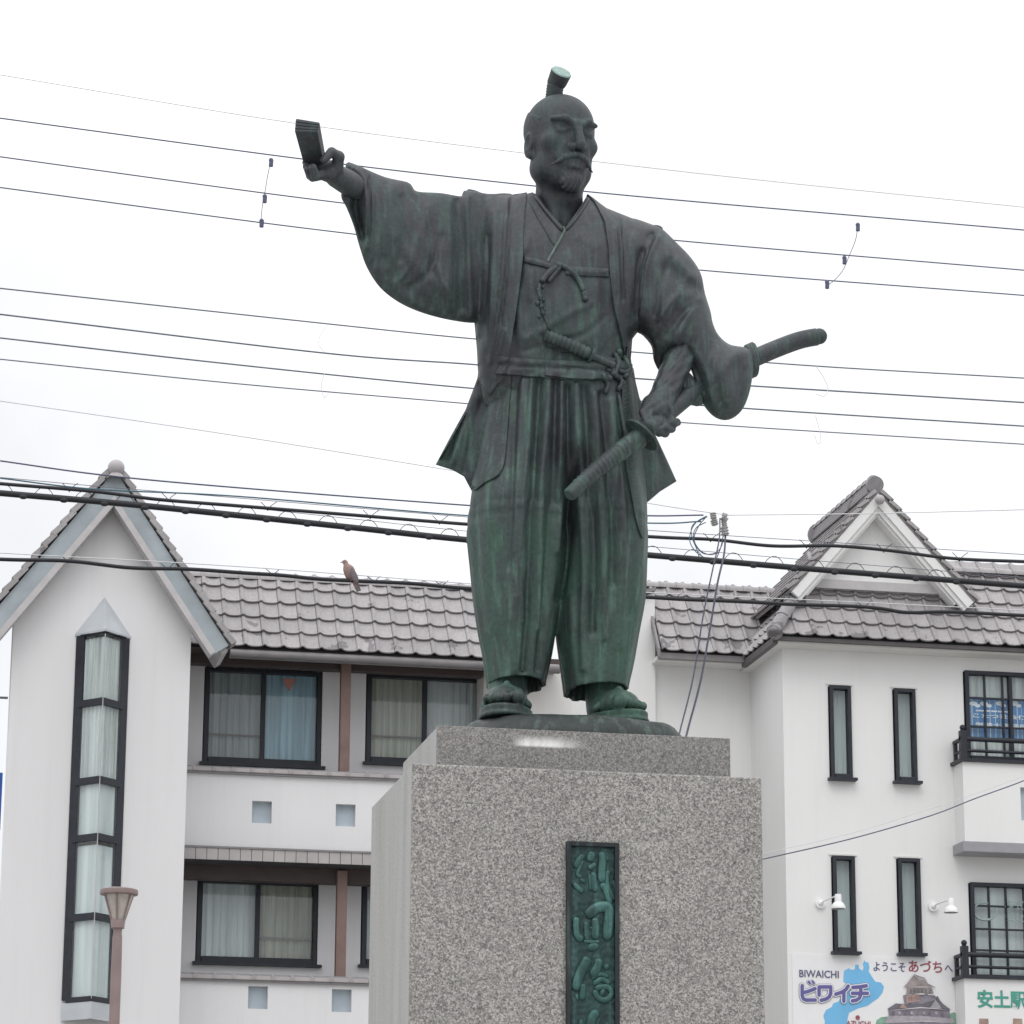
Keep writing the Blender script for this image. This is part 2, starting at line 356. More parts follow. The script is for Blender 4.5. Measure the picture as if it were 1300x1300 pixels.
# plaque: frame, recessed field, raised characters
x0, x1, _, z1 = rect(718, 1070, 785, 1300, YP); z0 = z1 - (x1 - x0) * 5.2
fw = .017
fr_ = MB()
fr_.box(x0, x0 + fw, YP - .022, YP, z0, z1); fr_.box(x1 - fw, x1, YP - .022, YP, z0, z1)
fr_.box(x0 + fw, x1 - fw, YP - .022, YP, z1 - fw, z1); fr_.box(x0 + fw, x1 - fw, YP - .022, YP, z0, z0 + fw)
pq = part('plaque_frame', fr_, 'bronze_frame', ped, bevel=.002)
# hammered field as a dense sheet
nx_, nz_ = 30, 150; V = []; F = []
xs = np.linspace(x0 + fw, x1 - fw, nx_); zs = np.linspace(z0 + fw, z1 - fw, nz_)
for j, z in enumerate(zs):
    for i, x in enumerate(xs):
        d = .0022 * sin(x * 160 + 2 * sin(z * 50)) * sin(z * 190 + 3 * sin(x * 60)) + random.uniform(-.0007, .0007)
        V.append((x, YP - .006 + d, z))
for j in range(nz_ - 1):
    for i in range(nx_ - 1): F.append((j * nx_ + i, j * nx_ + i + 1, (j + 1) * nx_ + i + 1, (j + 1) * nx_ + i))
part('plaque_field', MB().add(V, F), 'bronze_plaque', pq, smooth='all')
CALL = [  # (stroke points read off an enlarged view, half thickness): four flowing cast characters
  [([(405, 225), (372, 262), (342, 312)], 15), ([(398, 262), (378, 312), (362, 352), (392, 372)], 9), ([(458, 205), (448, 240), (440, 272)], 19), ([(482, 285), (455, 300), (436, 318)], 12),
   ([(336, 408), (368, 440), (400, 462)], 13), ([(376, 380), (412, 402)], 9), ([(462, 335), (468, 400), (474, 462)], 16), ([(440, 350), (444, 400), (446, 455)], 8),
   ([(514, 205), (522, 262), (516, 330), (520, 405)], 20), ([(562, 325), (550, 375), (560, 440), (598, 515)], 12), ([(515, 405), (545, 460), (575, 545)], 16), ([(590, 390), (606, 450), (604, 515)], 7), ([(545, 235), (558, 270)], 8)],
  [([(356, 622), (352, 680), (362, 740), (398, 772)], 18), ([(418, 622), (470, 572), (530, 556), (565, 575), (560, 660), (548, 770)], 26), ([(418, 650), (420, 710), (422, 770)], 13), ([(470, 625), (478, 690), (474, 765)], 20), ([(400, 775), (450, 780), (505, 778)], 8), ([(438, 692), (505, 688)], 9), ([(425, 820), (500, 805)], 20)],
  [([(432, 875), (405, 930), (372, 1000), (346, 1090)], 25), ([(402, 1045), (396, 1100), (392, 1150)], 16), ([(356, 1110), (362, 1150)], 9), ([(505, 885), (488, 940), (452, 1000)], 22), ([(530, 948), (568, 928)], 13), ([(450, 1012), (500, 985), (562, 1002)], 10),
   ([(460, 1052), (515, 1018), (572, 1046)], 12), ([(470, 1085), (490, 1130), (540, 1150), (580, 1110), (560, 1070), (510, 1068), (475, 1080)], 14), ([(505, 1095), (535, 1110)], 20)],
  [([(500, 1228), (462, 1250), (446, 1310), (452, 1390)], 22), ([(388, 1270), (382, 1330)], 14), ([(540, 1290), (570, 1330), (590, 1380)], 12), ([(360, 1350), (420, 1400), (380, 1480)], 16), ([(480, 1400), (520, 1460), (590, 1500)], 18), ([(430, 1450), (420, 1520), (440, 1580)], 16)]]
for ch in CALL:
    m = MB()
    for kk_, (st_, rw_) in enumerate(ch):
        q = crom(st_, 6) if len(st_) > 2 else [np.array(st_[0], float) * (1 - t_) + np.array(st_[1], float) * t_ for t_ in np.linspace(0, 1, 5)]
        P3 = []; n_ = len(q)
        for p in q: x_, z_ = XZ(660 + p[0] / 5, 1040 + p[1] / 5, YP); P3.append((x_, YP - .005, z_))
        u_ = .00088 * rw_; k0 = len(m.v)
        m.tube(P3, [u_ * (.45 if i_ in (0, n_ - 1) else .85 if i_ in (1, n_ - 2) else 1) for i_ in range(n_)], 10)
        for i_ in range(k0, len(m.v)): x_, y_, z_ = m.v[i_]; m.v[i_] = (x_, YP - .006 + (y_ - YP + .005) * .6 - kk_ * .0002, z_)
    part('raised_character', m, 'bronze_relief', pq, smooth='all')

# ------------------------------------------------------------------ statue
YS = 12.5
MPP = (at(701, 600, YS) - at(700, 600, YS)).length
def SN(px, py, d): return atN(px, py, YS + np.asarray(d, float) * MPP)
def S(px, py, d=0): return at(px, py, YS + d * MPP)
statue = thing('statue', (pcx, YS, ztop2), 'dark green bronze samurai statue in wide trousers pointing with a closed fan', 'statue')

def poly_dist(P, poly, closed=True):
    P = np.asarray(P, float); poly = np.asarray(poly, float); n = len(poly); best = np.full(len(P), 1e9)
    for i in range(n if closed else n - 1):
        a = poly[i]; b = poly[(i + 1) % n]; ab = b - a; t = np.clip(((P - a) @ ab) / max(ab @ ab, 1e-9), 0, 1)
        best = np.minimum(best, np.hypot(*(P - a - t[:, None] * ab).T))
    return best
def inside(P, poly):
    P = np.asarray(P, float); poly = np.asarray(poly, float); n = len(poly); c = np.zeros(len(P), bool)
    for i in range(n):
        a = poly[i]; b = poly[i - 1]
        m = (a[1] > P[:, 1]) != (b[1] > P[:, 1])
        x = (b[0] - a[0]) * (P[:, 1] - a[1]) / ((b[1] - a[1]) or 1e-9) + a[0]
        c ^= m & (P[:, 0] < x)
    return c
class Inflate:
    """smooth 'pillow' height over a polygon (Poisson equation), 0..1"""
    def __init__(s, poly, step=2):
        poly = np.array(poly, float); lo = poly.min(0) - 8; hi = poly.max(0) + 8; phi = None; s.lo = lo
        for st in (step * 8, step * 4, step * 2, step):
            nx = int((hi[0] - lo[0]) / st) + 2; ny = int((hi[1] - lo[1]) / st) + 2
            X, Y = np.meshgrid(lo[0] + st * np.arange(nx), lo[1] + st * np.arange(ny), indexing='ij')
            m = inside(np.c_[X.ravel(), Y.ravel()], poly).reshape(X.shape)
            if phi is None: p = np.zeros(X.shape)
            else:
                i = np.clip((X - lo[0]) / ps, 0, phi.shape[0] - 1.001); j = np.clip((Y - lo[1]) / ps, 0, phi.shape[1] - 1.001)
                i0 = i.astype(int); j0 = j.astype(int); a = i - i0; b = j - j0
                p = (phi[i0, j0] * (1 - a) * (1 - b) + phi[i0 + 1, j0] * a * (1 - b) + phi[i0, j0 + 1] * (1 - a) * b + phi[i0 + 1, j0 + 1] * a * b)
            for _ in range(160):
                q = np.zeros_like(p); q[1:-1, 1:-1] = .25 * (p[2:, 1:-1] + p[:-2, 1:-1] + p[1:-1, 2:] + p[1:-1, :-2] + st * st); p = np.where(m, q, 0)
            phi, ps = p, st
        s.phi = phi / phi.max(); s.st = ps; s.poly = poly
    def __call__(s, P):
        P = np.asarray(P, float)
        i = np.clip((P[:, 0] - s.lo[0]) / s.st, 0, s.phi.shape[0] - 1.001); j = np.clip((P[:, 1] - s.lo[1]) / s.st, 0, s.phi.shape[1] - 1.001)
        i0 = i.astype(int); j0 = j.astype(int); a = i - i0; b = j - j0; f = s.phi
        v = f[i0, j0] * (1 - a) * (1 - b) + f[i0 + 1, j0] * a * (1 - b) + f[i0, j0 + 1] * (1 - a) * b + f[i0 + 1, j0 + 1] * a * b
        return np.sqrt(np.clip(v, 0, 1))
def smooth_poly(poly, n=4): # closed Catmull-Rom
    P = [np.array(p, float) for p in poly]; m = len(P); out = []
    for i in range(m):
        p0, p1, p2, p3 = P[i - 1], P[i], P[(i + 1) % m], P[(i + 2) % m]
        k_ = max(1, int(min(n, np.hypot(*(p2 - p1)) / 3)))
        for k in range(k_):
            t = k / k_; out.append(.5 * ((2 * p1) + (-p0 + p2) * t + (2 * p0 - 5 * p1 + 4 * p2 - p3) * t * t + (-p0 + 3 * p1 - 3 * p2 + p3) * t ** 3))
    return np.array(out)
def region(poly, st=3.0):
    """triangulated polygon with inner points"""
    poly = np.array(poly, float); n = len(poly); bd = []
    for i in range(n):
        a, b = poly[i], poly[(i + 1) % n]; k = max(1, int(np.hypot(*(b - a)) / st))
        for j in range(k): bd.append(a + (b - a) * j / k)
    bd = np.array(bd); nb = len(bd); lo, hi = poly.min(0), poly.max(0)
    X, Y = np.meshgrid(np.arange(lo[0] + .7, hi[0], st), np.arange(lo[1] + .7, hi[1], st)); Q = np.c_[X.ravel(), Y.ravel()]
    Q = Q[inside(Q, poly)]; Q = Q[poly_dist(Q, poly) > st * .45]
    rim = []                                                       # tight rows just inside the outline
    for i in range(nb):
        a, b = bd[i - 1], bd[(i + 1) % nb]; t = b - a; L = np.hypot(*t) or 1; nrm = np.array([-t[1], t[0]]) / L
        for off in (.7, -.7): rim.append(bd[i] + nrm * off)
    rim = np.array(rim); rim = rim[inside(rim, poly)]; rim = rim[poly_dist(rim, poly) > .45]
    P = np.r_[bd, rim, Q]
    r = delaunay_2d_cdt([Vector(p) for p in P], [(i, (i + 1) % nb) for i in range(nb)], [list(range(nb))], 1, 1e-5)
    V = np.array([tuple(p) for p in r[0]]); E = {}
    T = [tuple(f) for f in r[2]]
    for f in T:
        for i in range(len(f)):
            e = (f[i], f[(i + 1) % len(f)]); k = (min(e), max(e)); E[k] = E.get(k, []) + [e]
    return V, T, [e[0] for e in E.values() if len(e) == 1]
def folds(px, py, F):
    P = np.c_[px, py]; o = np.zeros(len(P))
    for pl, w, d in F:
        pl = [q[:2] for q in crom(pl, 5)] if len(pl) > 2 else pl
        D = poly_dist(P, pl, False); o += d * np.exp(-(D / w) ** 2)
    return o
BV = []
def reg(mb):
    BV.append(BVHTree.FromPolygons([Vector(v) for v in mb.v], mb.f)); return mb
def hit(px, py, off=0):
    d = ray(px, py).normalized(); best = None
    for b in BV:
        h = b.ray_cast(CAM, d)
        if h[0] is not None and (best is None or h[3] < best): best = h[3]
    if best is None: return S(px, py, -20)
    return CAM + d * (best - off * MPP)
def inflated(poly, T, c=lambda P: 0 * P[:, 0], F=(), back=1.0, st=3.0, sm=True, field=None, minh=0, wob=1.0):
    if sm: poly = smooth_poly(poly)
    fld = field or Inflate(poly); V, Tr, E = region(poly, st); h = fld(V) * T + minh
    if field is None: h[poly_dist(V, poly) < .1] = minh
    cc = c(V); sh = np.clip(poly_dist(V, poly) / 6, 0, 1)
    nd = wob * (1.2 * np.sin(V[:, 0] * .09 + V[:, 1] * .05 + 1.3) * np.sin(V[:, 1] * .07 - V[:, 0] * .03) + .7 * np.sin(V[:, 0] * .23 - V[:, 1] * .06))
    fr = cc - h - (folds(V[:, 0], V[:, 1], F) + nd) * sh; bk = cc + h * back
    A_ = SN(V[:, 0], V[:, 1], fr); B_ = SN(V[:, 0], V[:, 1], bk); n = len(V)
    mb = MB(); mb.add(A_, Tr); k = n; mb.v += [tuple(p) for p in B_]; mb.f += [tuple(i + n for i in reversed(t)) for t in Tr]
    mb.f += [(b, a, a + n, b + n) for a, b in E]; return mb
def sheet(poly, thick, off=0, F=(), st=3.0, sm=True, depth=None, edge=0):
    """cloth layer lying on whatever statue surface is already there"""
    if sm: poly = smooth_poly(poly)
    V, Tr, E = region(poly, st); D = np.clip(poly_dist(V, poly) / 4, 0, 1)
    o = off + folds(V[:, 0], V[:, 1], F) * D - edge * (1 - D)
    if depth is None:
        A_ = np.array([tuple(hit(p[0], p[1], o[i])) for i, p in enumerate(V)])
    else: A_ = SN(V[:, 0], V[:, 1], depth(V) - o)
    B_ = A_ + np.array([0, thick * MPP, 0])[None]; n = len(V); mb = MB(); mb.add(A_, Tr); mb.v += [tuple(p) for p in B_]
    mb.f += [tuple(i + n for i in reversed(t)) for t in Tr]; mb.f += [(b, a, a + n, b + n) for a, b in E]; return mb
def strap(mb, pts, r, off=0, flat=1, n=8, k=5, ends=.6):
    """cord laid on the surface along a line"""
    q = crom(pts, k); m = len(q); P = [hit(p[0], p[1], off) for p in q]
    for _ in range(2): P = [P[0]] + [(P[i - 1] + P[i] * 2 + P[i + 1]) / 4 for i in range(1, m - 1)] + [P[-1]]
    rr = [(r * MPP) * (ends if i in (0, m - 1) else 1) for i in range(m)]
    mb.tube(P, rr, n); return mb
def lerpc(xs, ys, ax=0): return lambda P: np.interp(P[:, ax], xs, ys)

# --- trousers: two tapering legs and a pleated upper part, horizontal rings
def ringloft(keys, depth, F, n=120, st=4, tiltend=0, cdep=0, power=1.0, tiltx=0, inner=True, lobe=None):
    ys = np.array([k[0] for k in keys], float); xl = np.array([k[1] for k in keys], float); xr = np.array([k[2] for k in keys], float)
    dep = np.interp(ys, [d[0] for d in depth], [d[1] for d in depth])
    rows = np.array(crom(np.c_[ys, xl, xr, dep], 1 + int((ys[-1] - ys[0]) / (len(ys) - 1) / st))); V = []
    nr = len(rows)
    for i, (y, l, r, dp) in enumerate(rows):
        a = at(l, y, YS + cdep * MPP); b = at(r, y, YS + cdep * MPP); c = (a + b) / 2; hw = (b.x - a.x) / 2
        th = np.linspace(0, 2 * pi, n, endpoint=False); w = np.cos(th); s_ = -np.sin(th)
        cx = c.x + hw * np.sign(w) * np.abs(w) ** power; cy = c.y + dp * MPP * np.sign(s_) * np.abs(s_) ** power
        if lobe:
            t_ = np.clip((y - lobe[0]) / (lobe[1] - lobe[0]), 0, 1); t_ = t_ * t_ * (3 - 2 * t_); uu_ = (w + 1) / 2; sp_ = lobe[2]
            wl_ = np.where(uu_ < sp_, 2 * uu_ / sp_ - 1, 2 * (uu_ - sp_) / (1 - sp_) - 1); two = dp * np.sqrt(np.clip(1 - wl_ ** 2, 0, 1)) * np.sign(s_)
            cy = c.y + MPP * ((1 - t_) * dp * s_ + t_ * two)
        u = max(0, (i / (nr - 1) - .8) / .2)
        P = np.c_[cx, cy, np.full(n, c.z)]; P[:, 2] += u * u * (tiltend * (cy - c.y) + tiltx * (cx - c.x))
        px, py = projN(P); front = np.clip(-(P[:, 1] - c.y) / (dp * MPP) + .15, 0, 1) ** .6
        o = folds(px, py, F) * front + (1 - front) * 2.5 * np.sin(th * 11)
        nrm = np.c_[w / hw, s_ / (dp * MPP)]; nrm /= np.linalg.norm(nrm, axis=1)[:, None]
        P[:, :2] += nrm * (o * MPP)[:, None]; V.append(P)
    mb = MB(); V = np.array(V)
    if inner:                                                     # hem: turn in and go back up inside
        last = V[-1]; cen = last.mean(0)
        V = np.concatenate([V, [cen + (last - cen) * .90 + [0, 0, .006]], [cen + (last - cen) * .70 + [0, 0, .13]]])
    m = len(V); mb.v = [tuple(p) for p in V.reshape(-1, 3)]
    for i in range(m - 1):
        for j in range(n): mb.f.append((i * n + j, (i + 1) * n + j, (i + 1) * n + (j + 1) % n, i * n + (j + 1) % n))
    mb.f.append(tuple(range(n))); mb.f.append(tuple((m - 1) * n + j for j in range(n))[::-1]); return mb
PLEATS = [([(655, 482), (652, 560), (650, 640), (646, 720)], 4, -4), ([(664, 482), (660, 560), (655, 640), (652, 700)], 4, 3),
          ([(676, 482), (671, 560), (664, 640), (660, 720), (664, 790)], 4, 5), ([(684, 482), (680, 560), (675, 640), (672, 720), (668, 800), (664, 850)], 5, -7),
          ([(697, 482), (694, 540), (689, 600), (686, 660), (684, 740), (682, 800)], 4, 5), ([(706, 482), (704, 560), (700, 640), (695, 720), (690, 780), (684, 850)], 5, -6),
          ([(713, 486), (712, 560), (710, 640), (706, 700)], 4, 5), ([(721, 490), (722, 560), (722, 640), (718, 700), (710, 760)], 5, -8),
          ([(731, 490), (734, 560), (738, 640), (742, 720), (740, 800), (742, 850)], 5, 5), ([(742, 490), (747, 560), (750, 640), (753, 720), (752, 800)], 5, -7),
          ([(754, 500), (760, 580), (764, 660), (767, 740), (768, 810)], 5, 5), ([(764, 500), (772, 580), (777, 660), (779, 740)], 5, -6),
          ([(776, 510), (784, 590), (790, 670), (791, 750), (786, 820)], 5, 4), ([(792, 560), (800, 640), (803, 720), (800, 780)], 5, -4),
          ([(632, 560), (625, 640), (618, 720), (624, 800)], 8, 3), ([(640, 640), (636, 720), (636, 800), (642, 850)], 6, -2.5),
          ([(655, 760), (652, 800), (655, 850)], 6, 3), ([(725, 760), (728, 820), (735, 870)], 6, 3)]
hak = MB()
u = ringloft([(464, 634, 802), (490, 628, 806), (520, 620, 809), (560, 612, 812), (600, 604, 816), (650, 596.5, 818.5), (672, 600, 815)],
             [(464, 56), (560, 61), (650, 60), (672, 50)], PLEATS, 300, inner=False, lobe=(570, 652, .548, 60))
hak.add(u.v, u.f)
l1 = ringloft([(600, 609, 711), (650, 596.5, 718), (665, 595.5, 718.5), (680, 594, 721), (720, 598, 718), (760, 602, 711), (800, 608, 704), (835, 615, 698), (862, 619, 692), (871, 620, 691)],
              [(600, 46), (650, 60), (700, 58), (800, 47), (871, 38)], PLEATS, 130, tiltend=-.12)
hak.add(l1.v, l1.f)
l2 = ringloft([(600, 724, 809), (650, 717.5, 818.5), (665, 717, 819), (680, 715, 820), (720, 712, 819), (760, 708, 817), (800, 707, 810), (840, 712, 803), (868, 716, 797), (879, 718, 796)],
              [(600, 46), (650, 60), (700, 57), (800, 46), (879, 38)], PLEATS, 130, tiltend=-.12, tiltx=.09)
hak.add(l2.v, l2.f)
reg(hak); trousers = part('trousers', hak, 'bronze', statue, smooth='all')
rm = trousers.modifiers.new('remesh', 'REMESH'); rm.mode = 'VOXEL'; rm.voxel_size = .0042; rm.use_smooth_shade = True
smo = trousers.modifiers.new('soften', 'SMOOTH'); smo.factor = .5; smo.iterations = 4

# --- chest / kimono
TORSO = [(590, 243), (620, 247), (650, 248), (668, 246), (684, 241), (712, 240), (745, 246), (770, 264), (800, 276), (835, 291), (850, 320), (838, 380), (815, 415),
         (803, 430), (800, 455), (806, 485), (806, 515), (760, 530), (680, 530), (622, 520), (610, 480), (607, 440), (604, 408), (597, 380), (592, 300)]
tp = smooth_poly(TORSO); tf = Inflate(tp)
KF = [([(672, 300), (668, 316)], 3, 2), ([(735, 300), (755, 312)], 6, 2), ([(668, 430), (690, 418), (720, 400), (750, 385)], 5, 2.5), ([(665, 445), (700, 436), (740, 425), (765, 405)], 4, -2.5), ([(720, 350), (716, 385), (722, 420)], 9, 3), ([(757, 360), (756, 400), (764, 440)], 4, 2.5), ([(676, 345), (674, 380)], 3, 2.5), ([(660, 330), (650, 400), (655, 455)], 6, -3), ([(690, 360), (682, 400), (690, 440)], 5, 3), ([(740, 370), (745, 410), (735, 450)], 9, 3), ([(765, 350), (770, 420), (780, 455)], 7, -3)]
VK = [tuple(p) for p in tp if not (668 < p[0] < 750 and p[1] < 250)]
_i = max(i for i, p in enumerate(VK) if p[0] <= 669 and p[1] < 250)
VK = VK[:_i + 1] + [(676, 244), (683, 248), (692, 262), (704, 276), (717, 290), (727, 276), (737, 262), (744, 250)] + VK[_i + 1:]
kim = inflated(VK, 60, F=KF, back=.9, sm=False, field=tf); reg(kim); part('kimono', kim, 'bronze', statue, smooth='all')
torso_front = lambda P: -tf(P) * 60
# --- jacket: the two front halves, skirts behind, back panel
jk = MB()
JL = [(590, 243), (620, 247), (650, 247), (669, 244), (666, 270), (664, 300), (664, 328), (659, 370), (653, 410), (647, 450), (640, 480), (622, 500), (609, 480), (607, 440), (604, 408), (597, 370), (590, 300)]
JR = [(746, 246), (770, 264), (800, 276), (835, 291), (850, 320), (838, 380), (815, 415), (803, 430), (801, 455), (806, 490), (804, 505), (797, 470), (790, 430), (780, 390), (775, 350), (773, 315), (768, 280), (755, 256)]
FJ = [([(606, 255), (604, 300), (609, 350), (608, 395)], 3, 3.5), ([(620, 300), (616, 360), (611, 430)], 3, -3.5), ([(640, 420), (632, 450), (628, 480)], 3, 3), ([(780, 290), (783, 330), (785, 370)], 2, 2.5), ([(803, 300), (803, 350), (801, 400)], 4, 3.5), ([(800, 420), (798, 460)], 3, -3), ([(645, 250), (641, 300), (638, 350), (630, 410), (622, 460)], 2.5, 4), ([(649, 250), (645, 300), (642, 350), (635, 410)], 2, -3),
      ([(597, 246), (600, 300), (598, 360), (604, 400)], 3, 4), ([(612, 260), (614, 330), (612, 400)], 7, -5), ([(628, 270), (625, 350), (618, 440)], 5, 3),
      ([(790, 278), (794, 320), (796, 370), (797, 400)], 2.5, 4), ([(786, 278), (789, 330), (791, 380)], 2, -3), ([(815, 320), (808, 360), (805, 400)], 5, -6), ([(825, 310), (818, 350), (815, 390)], 4, 4)]
for q in (JL, JR):
    m_ = sheet(q, 9, 4.5, F=FJ, sm=False, depth=lambda P: torso_front(P), st=2.5); jk.add(m_.v, m_.f)
# flaring skirts: left and right sides, back panel joining them
SKL = [(612, 430), (606, 480), (591, 520), (571, 556), (553, 590), (575, 597), (589, 605), (598, 622), (606, 600), (614, 560), (625, 500), (640, 450)]
m_ = inflated(SKL, 6, c=lambda P: np.interp(P[:, 0], [553, 600, 640], [36, 20, 2]) + np.clip((505 - P[:, 1]) * .2, 0, 12), F=[([(600, 500), (583, 555), (572, 592)], 4, 4), ([(612, 510), (598, 560), (590, 600)], 5, -4), ([(590, 530), (568, 580)], 4, -3)], sm=False, minh=3, st=3); jk.add(m_.v, m_.f)
SKR = [(797, 440), (806, 480), (812, 505), (832, 552), (846, 582), (859, 611), (838, 624), (824, 636), (816, 642), (810, 600), (800, 560), (790, 500)]
m_ = inflated(SKR, 6, c=lambda P: np.interp(P[:, 0], [795, 815, 860], [-28, 2, 30]), F=[([(815, 540), (830, 590), (832, 628)], 4, 4), ([(822, 540), (843, 600)], 4, -3)], sm=False, minh=3, st=3); jk.add(m_.v, m_.f)
bk = []
for y, l, r, dp in ((400, 612, 802, 52), (440, 613, 796, 55), (480, 612, 803, 60), (520, 598, 816, 66), (560, 577, 832, 72), (584, 562, 843, 75)):
    a = at(l, y, YS); b = at(r, y, YS); row = []
    for k in range(41):
        th = pi * k / 40; row.append(((a.x + b.x) / 2 - (b.x - a.x) / 2 * cos(th), YS + .05 + dp * MPP * sin(th) * (1 + .06 * sin(k * 1.6)), (a.z + b.z) / 2))
    bk.append(row)
V = [p for r_ in bk for p in r_]; V2 = [(x, y + .02, z) for x, y, z in V]; n_ = 41; m_ = len(bk); Fq = []
for i in range(m_ - 1):
    for j in range(n_ - 1):
        Fq.append((i * n_ + j, i * n_ + j + 1, (i + 1) * n_ + j + 1, (i + 1) * n_ + j)); k = n_ * m_; Fq.append((k + i * n_ + j, k + (i + 1) * n_ + j, k + (i + 1) * n_ + j + 1, k + i * n_ + j + 1))
jk.add(V + V2, Fq)
reg(jk); jacket = part('jacket', jk, 'bronze', statue, smooth='all')
# woven front bands of the jacket hanging over the trousers (herringbone)
for BP, dirx in (([(632, 470), (648, 474), (646, 520), (643, 560), (640, 588), (632, 603), (616, 612), (602, 622), (599, 612), (604, 580), (612, 540), (622, 500)], 1),
                 ([(790, 480), (800, 478), (806, 520), (812, 570), (817, 620), (820, 665), (816, 683), (808, 660), (800, 620), (793, 570)], 1)):
    HF = []
    ymin = min(p[1] for p in BP); ymax = max(p[1] for p in BP)
    for k in range(int((ymax - ymin) / 5)):
        yy = ymin + k * 5
        cx_ = np.interp(yy, [470, 520, 570, 620], [640, 634, 624, 615]) if dirx and BP[0][0] < 700 else np.interp(yy, [480, 570, 680], [796, 803, 815])
        HF.append(([(cx_ - 12, yy + 4), (cx_, yy - 2), (cx_ + 12, yy + 4)], 1.5, 1.5))
    m_ = sheet(BP, 8, 3.5, F=HF, st=2.0); reg(m_); part('woven_band', m_, 'bronze', statue, smooth='all')

# --- sleeves
SL = [(440, 207), (452, 209), (468, 216), (490, 225), (517, 231), (523, 236), (530, 243), (560, 245), (586, 249), (589, 242), (620, 246), (655, 250), (660, 300), (650, 370), (625, 405),
      (603, 410), (575, 407), (545, 400), (518, 390), (496, 377), (479, 361), (465, 338), (456, 312), (449, 287), (440, 264), (433, 249), (437, 228)]
SLF = [([(545, 262), (556, 300), (560, 345), (572, 380)], 3.5, 2.5), ([(497, 240), (500, 290), (492, 340)], 6, 3), ([(510, 250), (514, 290), (508, 330)], 4, -3), ([(560, 300), (545, 345), (520, 365)], 5, -3), ([(530, 300), (520, 340), (500, 360)], 4, 2.5), ([(444, 210), (460, 224), (465, 245), (466, 280), (464, 315), (456, 335)], 2.2, 5), ([(470, 222), (473, 250), (473, 290), (472, 330)], 1.8, 4), ([(469, 225), (469, 260), (469, 310)], 1.5, -3),
       ([(452, 245), (455, 275), (460, 300)], 7, -16), ([(448, 262), (455, 290)], 5, -8),
       ([(480, 230), (482, 280), (478, 340)], 5, 2.5), ([(523, 238), (540, 265), (538, 300), (555, 340), (575, 390)], 6, 3.5), ([(535, 250), (550, 290), (552, 330)], 9, -5),
       ([(572, 255), (571, 300), (570, 350), (568, 395)], 3, 3.5), ([(580, 255), (583, 320), (584, 390)], 6, -7), ([(505, 300), (530, 340), (560, 365)], 7, 3),
       ([(490, 330), (515, 365), (545, 385)], 8, -3), ([(593, 250), (595, 320), (598, 400)], 3, 5)]
mL = inflated(SL, 34, c=lambda P: np.interp(P[:, 0], [435, 560, 650], [-62, -22, 6]), F=SLF, st=2.5, back=.8); reg(mL)
part('sleeve', mL, 'bronze', statue, smooth='all', label='broad hanging sleeve of the raised arm')
SRp = [(784, 290), (800, 277), (828, 285), (840, 290), (860, 309), (878, 328), (890, 348), (895, 372), (902, 395), (905, 410), (912, 425), (926, 437), (945, 441), (954, 448),
       (956, 470), (951, 500), (941, 522), (925, 533), (908, 530), (893, 514), (884, 490), (874, 462), (861, 441), (850, 450), (842, 462), (838, 472), (830, 458), (827, 440), (816, 426), (804, 417), (790, 380), (778, 310)]
SRF = [([(850, 330), (840, 360), (832, 400)], 4, -3), ([(885, 385), (868, 398), (848, 425)], 4, -3.5), ([(875, 350), (860, 375), (835, 405)], 4, 2.5), ([(930, 450), (918, 485), (925, 515)], 5, 3), ([(945, 470), (935, 500)], 4, -2.5), ([(880, 440), (895, 470), (905, 510)], 3, 3), ([(836, 300), (822, 330), (816, 370), (812, 400)], 3.5, 4), ([(828, 300), (812, 335), (806, 380)], 5, -7), ([(893, 375), (875, 400), (862, 425), (858, 442)], 5, 5),
       ([(862, 441), (877, 468), (888, 495), (893, 512)], 2.2, 5), ([(866, 438), (882, 466), (893, 495)], 2, -4), ([(845, 340), (870, 360), (885, 370)], 9, -5), ([(860, 330), (880, 352)], 6, 4),
       ([(840, 400), (855, 380), (880, 372)], 6, 3), ([(835, 430), (848, 415), (860, 395)], 6, -4), ([(908, 430), (900, 450), (893, 475)], 7, -4), ([(945, 445), (925, 460), (905, 480)], 9, 3), ([(910, 460), (925, 500)], 10, 4)]
mR = inflated(SRp, 42, c=lambda P: np.interp(P[:, 0], [780, 850, 950], [0, -6, 10]), F=SRF, st=2.5, back=.9); reg(mR)
part('sleeve', mR, 'bronze', statue, smooth='all', label='bent sleeve bulging behind the sword hand')
# small raised knot on the shoulder
mb = MB(); mb.ball(S(832, 291, 0), 8 * MPP, sc=(1.2, 1.2, .6)); part('shoulder_knot', mb, 'bronze', statue, smooth='all')
# ribbed lining hanging in the cuff
m_ = inflated([(868, 470), (880, 478), (889, 495), (893, 512), (884, 516), (876, 514), (870, 520), (862, 512), (862, 490)], 9, c=lambda P: -12 + 0 * P[:, 0],
              F=[([(862 + k * 6, 480), (864 + k * 6, 516)], 1.5, 2.5) for k in range(5)], st=2); part('sleeve_lining', m_, 'bronze', statue, smooth='all')

